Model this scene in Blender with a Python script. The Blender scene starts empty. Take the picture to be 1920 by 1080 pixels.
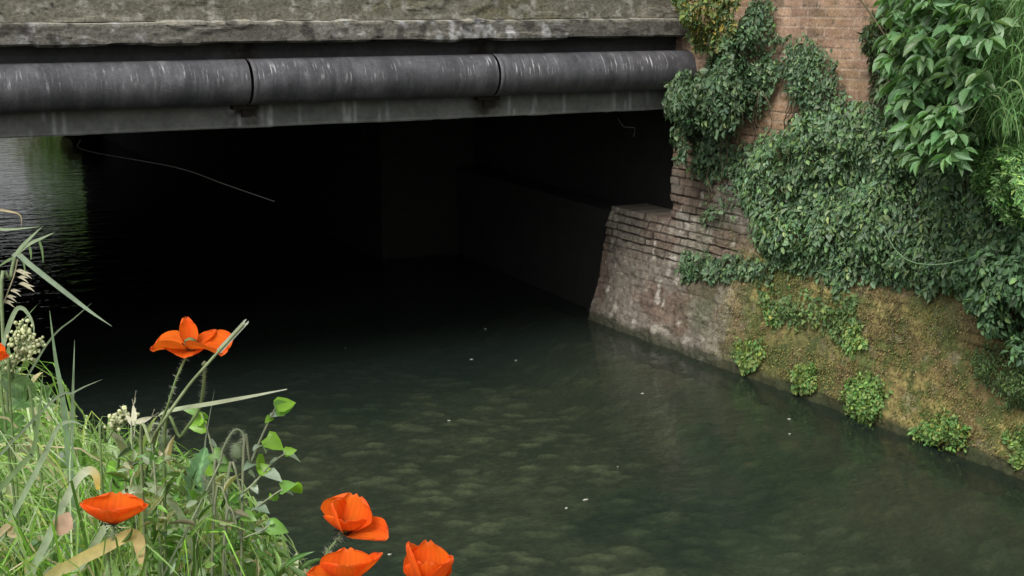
import bpy, math, random
import numpy as np
from mathutils import Vector, Matrix

# ------------------------------------------------------------------ camera, sky, sun, exposure
SC = bpy.context.scene
F, PITCH, YAW, CH = 2543.0, math.radians(12), math.radians(27.6), 4.0
cam_d = bpy.data.cameras.new('camera')
cam_d.sensor_width = 36; cam_d.lens = 36 * F / 1920
cam_d.clip_start = 0.05; cam_d.clip_end = 2000
cam = bpy.data.objects.new('camera', cam_d)
cam.location = (0, 0, CH); cam.rotation_euler = (math.radians(90) - PITCH, 0, -YAW)
SC.collection.objects.link(cam); SC.camera = cam

SUN_EL, SUN_AZ = math.radians(52), math.radians(238)      # azimuth from +Y clockwise
world = bpy.data.worlds.new('World'); SC.world = world; world.use_nodes = True
wn = world.node_tree; wn.nodes.clear()
sky = wn.nodes.new('ShaderNodeTexSky'); sky.sky_type = 'NISHITA'; sky.sun_disc = False
sky.sun_elevation = SUN_EL; sky.sun_rotation = SUN_AZ
sky.air_density = 1.0; sky.dust_density = 4.0; sky.ozone_density = 1.0
bg = wn.nodes.new('ShaderNodeBackground'); bg.inputs[1].default_value = 0.10
hs = wn.nodes.new('ShaderNodeHueSaturation'); hs.inputs['Saturation'].default_value = 0.15
wo = wn.nodes.new('ShaderNodeOutputWorld')
wn.links.new(sky.outputs[0], hs.inputs['Color']); wn.links.new(hs.outputs[0], bg.inputs[0]); wn.links.new(bg.outputs[0], wo.inputs[0])
sl = bpy.data.lights.new('sun', 'SUN'); sl.energy = 1.3; sl.angle = math.radians(25); sl.color = (1, 0.96, 0.9)
so = bpy.data.objects.new('sun', sl)
sd = Vector((math.sin(SUN_AZ) * math.cos(SUN_EL), math.cos(SUN_AZ) * math.cos(SUN_EL), math.sin(SUN_EL)))
so.rotation_euler = sd.to_track_quat('Z', 'Y').to_euler(); so.location = sd * 50
SC.collection.objects.link(so)
SC.view_settings.view_transform = 'Standard'; SC.view_settings.look = 'None'
SC.view_settings.exposure = 0.98; SC.view_settings.gamma = 1.0

random.seed(4); R = np.random.default_rng(7)
COL = SC.collection

# ------------------------------------------------------------------ picking points
CAM = np.array([0, 0, CH])
def ray(px, py):
    px = np.asarray(px, float); py = np.asarray(py, float)
    x = (px - 960) / F; y = -(py - 540) / F
    a = x; b = math.cos(PITCH) + y * math.sin(PITCH); z = -math.sin(PITCH) + y * math.cos(PITCH)
    c, s = math.cos(YAW), math.sin(YAW)
    return np.stack([a * c + b * s, -a * s + b * c, z + 0 * a], -1)
def at(px, py, d):                       # d = distance ahead of the camera
    return CAM + ray(px, py) * np.asarray(d)[..., None] if np.ndim(d) else CAM + ray(px, py) * d
def on_x(px, py, X):
    r = ray(px, py); t = (X - CAM[0]) / r[..., 0]
    return CAM + r * t[..., None]
def proj(p):
    q = np.asarray(p, float) - CAM; c, s = math.cos(YAW), math.sin(YAW)
    a = q[..., 0] * c - q[..., 1] * s; b = q[..., 0] * s + q[..., 1] * c
    f = b * math.cos(PITCH) - q[..., 2] * math.sin(PITCH); u = b * math.sin(PITCH) + q[..., 2] * math.cos(PITCH)
    f = np.maximum(f, 1e-3)
    return 960 + F * a / f, 540 - F * u / f

# ------------------------------------------------------------------ numpy noise
def h3(i, j, k, s=0):
    n = (i.astype(np.int64) * 374761393 + j.astype(np.int64) * 668265263 + k.astype(np.int64) * 2147483647 + s * 974634777) & 0xffffffff
    n = ((n ^ (n >> 13)) * 1274126177) & 0xffffffff
    n = ((n ^ (n >> 16)) * 2246822519) & 0xffffffff
    return ((n ^ (n >> 15)) & 0xffffff) / float(0xffffff)
def vn(x, y, z=0.0, s=0):
    x, y, z = np.broadcast_arrays(np.asarray(x, float), np.asarray(y, float), np.asarray(z, float))
    i, j, k = np.floor(x), np.floor(y), np.floor(z)
    fx, fy, fz = x - i, y - j, z - k
    fx, fy, fz = [t * t * (3 - 2 * t) for t in (fx, fy, fz)]
    r = 0
    for a in (0, 1):
        for b in (0, 1):
            for c in (0, 1):
                w = (fx if a else 1 - fx) * (fy if b else 1 - fy) * (fz if c else 1 - fz)
                r = r + w * h3(i + a, j + b, k + c, s)
    return r
def fbm(x, y, z=0.0, o=4, s=0):
    r = 0; a = 0.5; t = 0
    for q in range(o):
        r = r + a * vn(np.asarray(x) * 2 ** q, np.asarray(y) * 2 ** q, np.asarray(z) * 2 ** q, s + q); t += a; a *= 0.5
    return r / t
def worley(x, y, s=0):
    i, j = np.floor(x), np.floor(y)
    d1 = np.full(x.shape, 9.0); d2 = d1.copy(); cid = np.zeros(x.shape)
    for a in (-1, 0, 1):
        for b in (-1, 0, 1):
            ci, cj = i + a, j + b; k = 0 * ci
            qx = ci + h3(ci, cj, k, s); qy = cj + h3(ci, cj, k, s + 5)
            d = np.hypot(x - qx, y - qy); c = h3(ci, cj, k, s + 9)
            m = d < d1
            d2 = np.where(m, d1, np.minimum(d2, d)); cid = np.where(m, c, cid); d1 = np.where(m, d, d1)
    return d1, d2, cid
def sstep(a, b, x):
    t = np.clip((x - a) / (b - a), 0, 1); return t * t * (3 - 2 * t)
def lerp(a, b, t):
    return a + (b - a) * t

# ------------------------------------------------------------------ meshes, objects, tags
def link(name, me, mat=None, parent=None):
    o = bpy.data.objects.new(name, me); COL.objects.link(o)
    if mat is not None: me.materials.append(mat)
    if parent is not None: o.parent = parent
    return o
def mesh(name, v, f, mat=None, parent=None, col=None, smooth=False, loc=None):
    v = np.asarray(v, float).reshape(-1, 3)
    if loc is not None: v = v - np.asarray(loc)
    me = bpy.data.meshes.new(name)
    f = [np.asarray(q) for q in (f if isinstance(f, list) else [f])] if not (isinstance(f, list) and f and isinstance(f[0], (tuple, list))) else f
    if f and isinstance(f[0], np.ndarray):
        me.vertices.add(len(v)); me.vertices.foreach_set('co', v.ravel())
        nl = sum(q.size for q in f); npo = sum(len(q) for q in f)
        me.loops.add(nl); me.polygons.add(npo)
        me.loops.foreach_set('vertex_index', np.concatenate([q.ravel() for q in f]).astype(np.int32))
        tot = np.concatenate([np.full(len(q), q.shape[1]) for q in f])
        me.polygons.foreach_set('loop_start', (np.cumsum(tot) - tot).astype(np.int32))
        me.polygons.foreach_set('loop_total', tot.astype(np.int32))
        me.update(calc_edges=True)
    else:
        me.from_pydata([tuple(q) for q in v], [], [tuple(q) for q in f])
    if col is not None:
        ca = me.color_attributes.new('tint', 'FLOAT_COLOR', 'POINT')
        c4 = np.ones((len(v), 4)); c4[:, :3] = col
        ca.data.foreach_set('color', c4.ravel())
    me.polygons.foreach_set('use_smooth', [smooth] * len(me.polygons))
    me.validate(); me.update()
    o = link(name, me, mat, parent)
    if loc is not None and parent is None: o.location = loc
    return o
def tag(o, label=None, cat=None, group=None, kind=None):
    if label: o['label'] = label
    if cat: o['category'] = cat
    if group: o['group'] = group
    if kind: o['kind'] = kind
    return o
def thing(name, label, cat, loc=(0, 0, 0), group=None):
    o = bpy.data.objects.new(name, None); o.empty_display_size = 0.1
    o.location = loc; COL.objects.link(o)
    return tag(o, label, cat, group)
def under(o, root):                       # keep world coordinates of a mesh parented to a moved empty
    o.parent = root; o.matrix_parent_inverse = Matrix.Translation(root.location).inverted(); return o
def grid_faces(nu, nv, off=0):
    a = np.arange(nu * nv).reshape(nu, nv) + off
    return np.stack([a[:-1, :-1], a[1:, :-1], a[1:, 1:], a[:-1, 1:]], -1).reshape(-1, 4)
class MB:                                 # collects shapes into one mesh
    def __init__(s): s.v = []; s.f = []; s.c = []; s.n = 0
    def add(s, v, f, c=(1, 1, 1)):
        v = np.asarray(v, float).reshape(-1, 3)
        s.v.append(v); s.f.append(np.asarray(f) + s.n)
        s.c.append(np.broadcast_to(np.asarray(c, float), (len(v), 3))); s.n += len(v)
    def box(s, x0, x1, y0, y1, z0, z1, c=(1, 1, 1)):
        v = [(x, y, z) for x in (x0, x1) for y in (y0, y1) for z in (z0, z1)]
        s.add(v, [(0, 1, 3, 2), (4, 6, 7, 5), (0, 4, 5, 1), (2, 3, 7, 6), (0, 2, 6, 4), (1, 5, 7, 3)], c)
    def tube(s, pts, rad, n=6, c=(1, 1, 1), caps=True):
        pts = np.asarray(pts, float); rad = np.broadcast_to(np.asarray(rad, float), (len(pts),))
        t = np.gradient(pts, axis=0); t /= np.linalg.norm(t, axis=1)[:, None] + 1e-9
        ref = np.array([0.3, 0.2, 1.0]) if abs(t[0, 2]) < 0.9 else np.array([1.0, 0.1, 0])
        u = np.cross(t, ref); u /= np.linalg.norm(u, axis=1)[:, None] + 1e-9
        w = np.cross(t, u); a = np.linspace(0, 2 * math.pi, n, endpoint=False)
        v = pts[:, None] + rad[:, None, None] * (np.cos(a)[None, :, None] * u[:, None] + np.sin(a)[None, :, None] * w[:, None])
        k = np.arange(len(pts) * n).reshape(len(pts), n); k2 = np.roll(k, -1, 1)
        f = np.stack([k[:-1], k2[:-1], k2[1:], k[1:]], -1).reshape(-1, 4)
        if np.ndim(c) == 2: c = np.repeat(np.asarray(c), n, 0)
        s.add(v, f, c)
    def build(s, name, mat, parent=None, smooth=True, loc=None):
        v = np.concatenate(s.v); c = np.concatenate(s.c)
        by = {}
        for f in s.f: by.setdefault(f.shape[1], []).append(f)
        return mesh(name, v, [np.concatenate(q) for q in by.values()], mat, parent, c, smooth, loc)
def curve(ctrl, n=14):                    # Catmull-Rom through control points
    p = np.asarray(ctrl, float); p = np.vstack([2 * p[0] - p[1], p, 2 * p[-1] - p[-2]])
    t = np.linspace(0, len(p) - 3 - 1e-6, n); i = t.astype(int); u = (t - i)[:, None]
    a, b, c, d = p[i], p[i + 1], p[i + 2], p[i + 3]
    return 0.5 * (2 * b + (c - a) * u + (2 * a - 5 * b + 4 * c - d) * u ** 2 + (3 * b - a - 3 * c + d) * u ** 3)

# leaves: many placed copies of a small folded outline, in one mesh
def leaf_shape(kind='oval'):
    if kind == 'oval': st = [(0, 0), (.25, .36), (.55, .5), (.82, .3), (1, 0)]
    elif kind == 'lance': st = [(0, 0), (.25, .42), (.5, .5), (.75, .33), (1, 0)]
    elif kind == 'heart': st = [(0, 0), (-.06, .4), (.2, .55), (.6, .36), (1, 0)]
    elif kind == 'ivy': st = [(0, 0), (-.08, .34), (.2, .55), (.42, .3), (.62, .34), (1, 0)]
    n = len(st); v = []; f = []
    mid = [(0, s[0] if s[0] > 0 else 0, 0) for s in st]
    L = [(-s[1], s[0], abs(s[1]) * .35) for s in st[1:-1]]; Rr = [(s[1], s[0], abs(s[1]) * .35) for s in st[1:-1]]
    v = mid + L + Rr
    for a, off in ((0, n), (1, n + n - 2)):
        for i in range(n - 1):
            if i == 0: q = (0, 1, off)
            elif i == n - 2: q = (i, i + 1, off + i - 1)
            else: q = (i, i + 1, off + i, off + i - 1)
            f.append(q if a == 0 else tuple(reversed(q)))
    v = np.array(v, float); v[:, 2] -= 0.16 * v[:, 1] ** 2
    q4 = np.array([q for q in f if len(q) == 4]).reshape(-1, 4); q3 = np.array([q for q in f if len(q) == 3]).reshape(-1, 3)
    return v, q3, q4
SH = {k: leaf_shape(k) for k in ('oval', 'lance', 'heart', 'ivy')}
def nrm(a): return a / (np.linalg.norm(a, axis=-1, keepdims=True) + 1e-9)
def leaves(mb, kind, pos, dirv, nor, length, aspect, col):
    sv, q3, q4 = SH[kind]; n = len(pos)
    d = nrm(dirv); w = nrm(np.cross(d, nor)); u = np.cross(w, d)
    length = np.broadcast_to(length, (n,)); aspect = np.broadcast_to(aspect, (n,))
    V = pos[:, None] + length[:, None, None] * (sv[None, :, 0:1] * aspect[:, None, None] * w[:, None] + sv[None, :, 1:2] * d[:, None] + sv[None, :, 2:3] * u[:, None])
    m = len(sv); off = (np.arange(n) * m)[:, None, None]
    c = np.repeat(col, m, 0)
    if len(q3) and len(q4):
        base = mb.n; mb.add(V, (q4[None] + off).reshape(-1, 4), c)
        mb.f.append((q3[None] + off).reshape(-1, 3) + base)
def pick(cols, n, jit=0.22):
    cols = np.array(cols, float); i = R.integers(0, len(cols), n)
    return np.clip(cols[i] * (1 + jit * R.normal(size=(n, 1))) * (1 + 0.06 * R.normal(size=(n, 3))), 0.004, 0.9)
def blade(mb, pts, w, nor=(0, 0, 1), c=(.1, .2, .05), fold=0.25, tip=0.05, taper=0.55, belly=0.35):
    pts = np.asarray(pts, float); n = len(pts); t = nrm(np.gradient(pts, axis=0)); s = np.linspace(0, 1, n)
    prof = np.where(s < belly, lerp(taper, 1, s / belly), 1 - (1 - tip) * ((s - belly) / (1 - belly)) ** 1.8) * w * .5
    sd_ = nrm(np.cross(t, np.asarray(nor, float))); up = np.cross(sd_, t)
    v = np.stack([pts - sd_ * prof[:, None] + up * (prof * fold)[:, None], pts, pts + sd_ * prof[:, None] + up * (prof * fold)[:, None]], 1)
    k = np.arange(n * 3).reshape(n, 3)
    f = np.concatenate([np.stack([k[:-1, 0], k[:-1, 1], k[1:, 1], k[1:, 0]], -1), np.stack([k[:-1, 1], k[:-1, 2], k[1:, 2], k[1:, 1]], -1)])
    c = np.asarray(c, float)
    if c.ndim == 2:
        cc = np.stack([np.interp(s, np.linspace(0, 1, len(c)), c[:, i]) for i in range(3)], -1); c = np.repeat(cc, 3, 0)
    mb.add(v, f, c)

# ------------------------------------------------------------------ materials
def mat(name):
    m = bpy.data.materials.new(name); m.use_nodes = True; m.node_tree.nodes.clear()
    nt = m.node_tree; out = nt.nodes.new('ShaderNodeOutputMaterial')
    return m, nt, out
def N(nt, t, **k):
    n = nt.nodes.new('ShaderNode' + t)
    for a, b in k.items():
        if a in n.inputs: n.inputs[a].default_value = b
        else: setattr(n, a, b)
    return n
def noise(nt, scale, detail=4, rough=.6, vec=None, stretch=None):
    n = N(nt, 'TexNoise'); n.inputs['Scale'].default_value = scale; n.inputs['Detail'].default_value = detail; n.inputs['Roughness'].default_value = rough
    if stretch:
        mp = N(nt, 'Mapping'); mp.inputs['Scale'].default_value = stretch
        nt.links.new(vec, mp.inputs[0]); nt.links.new(mp.outputs[0], n.inputs['Vector'])
    elif vec is not None: nt.links.new(vec, n.inputs['Vector'])
    return n
def ramp(nt, fac, stops):
    r = N(nt, 'ValToRGB'); e = r.color_ramp.elements
    while len(e) < len(stops): e.new(0.5)
    for i, (p, c) in enumerate(stops):
        e[i].position = p; e[i].color = (*(c if np.ndim(c) else (c, c, c)), 1)
    nt.links.new(fac, r.inputs[0]); return r
def mix(nt, fac, a, b, mode='MIX'):
    m = N(nt, 'Mix', data_type='RGBA', blend_type=mode)
    for s, v in ((0, fac), (6, a), (7, b)):
        if hasattr(v, 'links') or hasattr(v, 'is_linked'): nt.links.new(v, m.inputs[s])
        elif np.ndim(v): m.inputs[s].default_value = (*v, 1)
        else: m.inputs[s].default_value = v
    return m.outputs[2]
def bump(nt, h, strength, dist):
    b = N(nt, 'Bump'); b.inputs['Strength'].default_value = strength; b.inputs['Distance'].default_value = dist
    nt.links.new(h, b.inputs['Height']); return b.outputs[0]
def coord(nt): return N(nt, 'TexCoord').outputs['Object']

def leaf_mat(name, trans=0.3, rough=0.5, spec=0.4, gloss_var=True):
    m, nt, out = mat(name)
    a = N(nt, 'Attribute', attribute_name='tint')
    no = noise(nt, 60, 3, .6, coord(nt))
    c = mix(nt, 1.0, a.outputs['Color'], ramp(nt, no.outputs[0], [(.3, .75), (.7, 1.2)]).outputs[0], 'MULTIPLY')
    p = N(nt, 'BsdfPrincipled', Roughness=rough); p.inputs['Specular IOR Level'].default_value = spec
    t = N(nt, 'BsdfTranslucent'); g = mix(nt, 1.0, c, (1.5, 1.6, .7), 'MULTIPLY')
    nt.links.new(c, p.inputs['Base Color']); nt.links.new(g, t.inputs[0])
    mx = N(nt, 'MixShader'); mx.inputs[0].default_value = trans
    nt.links.new(p.outputs[0], mx.inputs[1]); nt.links.new(t.outputs[0], mx.inputs[2]); nt.links.new(mx.outputs[0], out.inputs[0])
    return m
M_IVY = leaf_mat('wall_leaf', .25, .6, .45)
M_BROAD = leaf_mat('broad_leaf', .3, .42, .5)
M_GRASS = leaf_mat('grass_leaf', .35, .5, .35)
M_STEM = leaf_mat('stem_skin', .05, .6, .3)
M_MOSS = leaf_mat('moss_leaf', .15, .8, .15)

def petal_mat():
    m, nt, out = mat('poppy_petal')
    a = N(nt, 'Attribute', attribute_name='tint'); co = coord(nt)
    st = noise(nt, 55, 2, .5, co)
    c = mix(nt, 1.0, a.outputs['Color'], ramp(nt, st.outputs[0], [(.25, .9), (.75, 1.08)]).outputs[0], 'MULTIPLY')
    p = N(nt, 'BsdfPrincipled', Roughness=.7); p.inputs['Specular IOR Level'].default_value = .12
    p.inputs['Sheen Weight'].default_value = .06; p.inputs['Sheen Tint'].default_value = (1, .55, .4, 1)
    t = N(nt, 'BsdfTranslucent'); nt.links.new(mix(nt, 1., c, (1., 1.25, 1.), 'MULTIPLY'), t.inputs[0]); nt.links.new(c, p.inputs['Base Color'])
    b = bump(nt, noise(nt, 240, 2, .5, co, (1, 1, .25)).outputs[0], .25, .001)
    nt.links.new(b, p.inputs['Normal'])
    mx = N(nt, 'MixShader'); mx.inputs[0].default_value = .5
    nt.links.new(p.outputs[0], mx.inputs[1]); nt.links.new(t.outputs[0], mx.inputs[2]); nt.links.new(mx.outputs[0], out.inputs[0])
    return m
M_PETAL = petal_mat()

def tinted(name, rough=.9, bscale=40, bstr=.6, bdist=.01, var=(.6, 1.35), spec=.2):
    m, nt, out = mat(name); co = coord(nt)
    a = N(nt, 'Attribute', attribute_name='tint')
    n1 = noise(nt, bscale, 6, .7, co); n2 = noise(nt, bscale * .22, 5, .65, co)
    c = mix(nt, 1., a.outputs['Color'], ramp(nt, n1.outputs[0], [(.3, var[0]), (.7, var[1])]).outputs[0], 'MULTIPLY')
    c = mix(nt, 1., c, ramp(nt, n2.outputs[0], [(.3, .8), (.7, 1.2)]).outputs[0], 'MULTIPLY')
    p = N(nt, 'BsdfPrincipled', Roughness=rough); p.inputs['Specular IOR Level'].default_value = spec
    nt.links.new(c, p.inputs['Base Color']); nt.links.new(bump(nt, n1.outputs[0], bstr, bdist), p.inputs['Normal'])
    nt.links.new(p.outputs[0], out.inputs[0]); return m
M_BRICK = tinted('old_brick', .9, 45, .7, .012)
M_CONC = tinted('weathered_concrete', .9, 28, .8, .02, (.55, 1.4))
M_BEAM = tinted('beam_concrete', .85, 14, .25, .006, (.8, 1.2))
M_BED = tinted('river_bed_stone', .9, 22, .5, .02, (.6, 1.4))
M_SOIL = tinted('bank_soil', .95, 25, .9, .03)
M_DRY = leaf_mat('dry_straw', .3, .7, .2)

def pipe_mat():
    m, nt, out = mat('pipe_coating'); co = coord(nt)
    base = ramp(nt, noise(nt, 2.2, 5, .65, co, (1.5, .5, .5)).outputs[0], [(.3, (.045, .046, .052)), (.7, (.085, .084, .09))]).outputs[0]
    st = noise(nt, 1., 4, .6, co, (10, 1.6, 1.6))
    base = mix(nt, ramp(nt, st.outputs[0], [(.45, 0.), (.75, .55)]).outputs[0], base, (.16, .16, .17))
    a = N(nt, 'Attribute', attribute_name='tint')           # red channel: how much lime has run here
    dr = noise(nt, 1., 3, .55, co, (34, 4.2, 4.2)); cl = noise(nt, 1., 3, .6, co, (2.2, 2.2, 3.4))
    k = N(nt, 'Math', operation='MULTIPLY'); nt.links.new(ramp(nt, dr.outputs[0], [(.55, 0.), (.66, 1.)]).outputs[0], k.inputs[0])
    nt.links.new(ramp(nt, cl.outputs[0], [(.4, 0.), (.6, 1.)]).outputs[0], k.inputs[1])
    k2 = N(nt, 'Math', operation='MULTIPLY'); nt.links.new(k.outputs[0], k2.inputs[0]); nt.links.new(a.outputs['Color'], k2.inputs[1])
    c = mix(nt, k2.outputs[0], base, (.5, .5, .5))
    bl = noise(nt, 5, 5, .7, co); c = mix(nt, 1., c, ramp(nt, bl.outputs[0], [(.3, .62), (.7, 1.25)]).outputs[0], 'MULTIPLY')
    n3 = noise(nt, 60, 4, .7, co); c = mix(nt, 1., c, ramp(nt, n3.outputs[0], [(.3, .75), (.7, 1.25)]).outputs[0], 'MULTIPLY')
    p = N(nt, 'BsdfPrincipled', Roughness=.55); p.inputs['Specular IOR Level'].default_value = .35
    nt.links.new(c, p.inputs['Base Color']); nt.links.new(bump(nt, n3.outputs[0], .3, .006), p.inputs['Normal'])
    nt.links.new(p.outputs[0], out.inputs[0]); return m
M_PIPE = pipe_mat()

def water_mat():
    m, nt, out = mat('river_water'); co = coord(nt)
    n1 = noise(nt, 1., 3, .55, co, (1.6, 3.2, 1)); n2 = noise(nt, 1., 2, .5, co, (7, 13, 1))
    ad = N(nt, 'Math', operation='MULTIPLY_ADD'); nt.links.new(n2.outputs[0], ad.inputs[0]); ad.inputs[1].default_value = .18; nt.links.new(n1.outputs[0], ad.inputs[2])
    b = bump(nt, ad.outputs[0], .15, .10)
    fr = N(nt, 'Fresnel', IOR=1.33); nt.links.new(b, fr.inputs['Normal'])
    gl = N(nt, 'BsdfGlossy', Roughness=.04); nt.links.new(b, gl.inputs['Normal'])
    tr = N(nt, 'BsdfTransparent'); tr.inputs[0].default_value = (.72, .79, .66, 1)
    di = N(nt, 'BsdfDiffuse'); di.inputs[0].default_value = (.029, .044, .036, 1)
    mu = N(nt, 'MixShader'); mu.inputs[0].default_value = .35
    nt.links.new(tr.outputs[0], mu.inputs[1]); nt.links.new(di.outputs[0], mu.inputs[2])
    mx = N(nt, 'MixShader'); nt.links.new(fr.outputs[0], mx.inputs[0]); nt.links.new(mu.outputs[0], mx.inputs[1]); nt.links.new(gl.outputs[0], mx.inputs[2])
    nt.links.new(mx.outputs[0], out.inputs[0]); return m
M_WATER = water_mat()

# ------------------------------------------------------------------ setting: ground, bed, water
YB = 13.3            # outer face of the bridge
def axis(*segs):
    a = [np.arange(p, q, st) for p, q, st in segs]; return np.unique(np.concatenate(a + [[segs[-1][1]]]))
def bank_edge_z(x, y):                     # the near (left) bank the camera stands over
    az = np.arctan2(x, np.maximum(y, .01)); r = np.hypot(x, y)
    edge = np.interp(np.degrees(az), [-40, 0, 10, 16, 22, 40, 90, 120], [4.4, 2.7, 2.55, 2.2, 1.85, 1.5, 1.3, 1.3])
    z = 3.0 - np.maximum(r - edge, 0) * 1.05
    far = np.where(x < -1.5, 3.0, 3.0 - (x + 1.5) * 1.3)
    back = np.where(x < 1.2, 3.0, 3.0 - (x - 1.2) * 1.1)
    z = np.where(y < 0, np.minimum(back, 3.0), np.maximum(z, np.minimum(far, 3.0)))
    return z
xs = axis((-400, -20, 20), (-20, -4, 1.), (-4, 3.2, .12), (3.2, 10.2, .5), (10.2, 11.2, .25), (11.2, 30, 2), (30, 400, 20))
ys = axis((-300, -20, 20), (-20, -2, 1), (-2, 5, .12), (5, 60, .9), (60, 120, 5), (120, 900, 40))
X, Y = np.meshgrid(xs, ys, indexing='ij')
Z = bank_edge_z(X, Y)
Z = np.where((X > -1.3) & (Y > 5), -1.2, Z); Z = np.maximum(Z, -1.2)
Z = np.where(X > 10.3, 4.35, Z)
Z = Z + (fbm(X * 1.3, Y * 1.3, s=3) - .5) * .16 * (np.abs(X) < 8)
c = lerp(np.array([.05, .038, .022]), np.array([.06, .08, .025]), sstep(.4, .6, fbm(X * .7, Y * .7, s=11))[..., None])
tag(mesh('ground', np.stack([X, Y, Z], -1), grid_faces(*X.shape), M_SOIL, None, c.reshape(-1, 3), True), kind='structure')

bx_, by_ = np.arange(1.0, 9.25, .035), np.arange(5.5, 16.5, .035)
X, Y = np.meshgrid(bx_, by_, indexing='ij')
ua = X * .886 - Y * .463 + .22 * (fbm(X * 2, Y * 2, s=21) - .5); ub = X * .463 + Y * .886 + .16 * (fbm(X * 2.4, Y * 2.4, s=22) - .5)
d1, d2, cid = worley(ua / .36, ub / .19, 2); e1, e2, cid2 = worley(ua / .13, ub / .10, 8)
big = (1 - sstep(.22, .5, d1 + .35 * (fbm(X * 9, Y * 9, s=36) - .5))) * sstep(.35, .85, cid); sm_ = (1 - sstep(.2, .55, e1)) * cid2
lum = np.clip(.10 + .75 * big + .30 * sm_ + .55 * (fbm(X * 3, Y * 3, s=34) - .5), 0, 1.2) * (1 - .6 * sstep(6.6, 7.8, X))
Z = -.72 + .022 * big + .012 * sm_ + .10 * (fbm(X * .6, Y * .6, s=30) - .5) + .5 * sstep(7.4, 9.0, X)
weed = .85 * sstep(.46, .62, fbm(X * .55 + 3, Y * .5, s=31, o=4))
c = lerp(np.array([.07, .07, .045]), np.array([.27, .26, .18]), lum[..., None])
c = lerp(c, c * np.array([.34, .5, .42]), weed[..., None])
mb_ = mesh('riverbed', np.stack([X, Y, Z], -1), grid_faces(*X.shape), M_BED, None, c.reshape(-1, 3), True); tag(mb_, kind='structure')
v = [(-3, -40, 0), (9.6, -40, 0), (9.6, 160, 0), (-3, 160, 0)]
tag(mesh('water', v, np.array([[0, 1, 2, 3]]), M_WATER), kind='structure')

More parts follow.
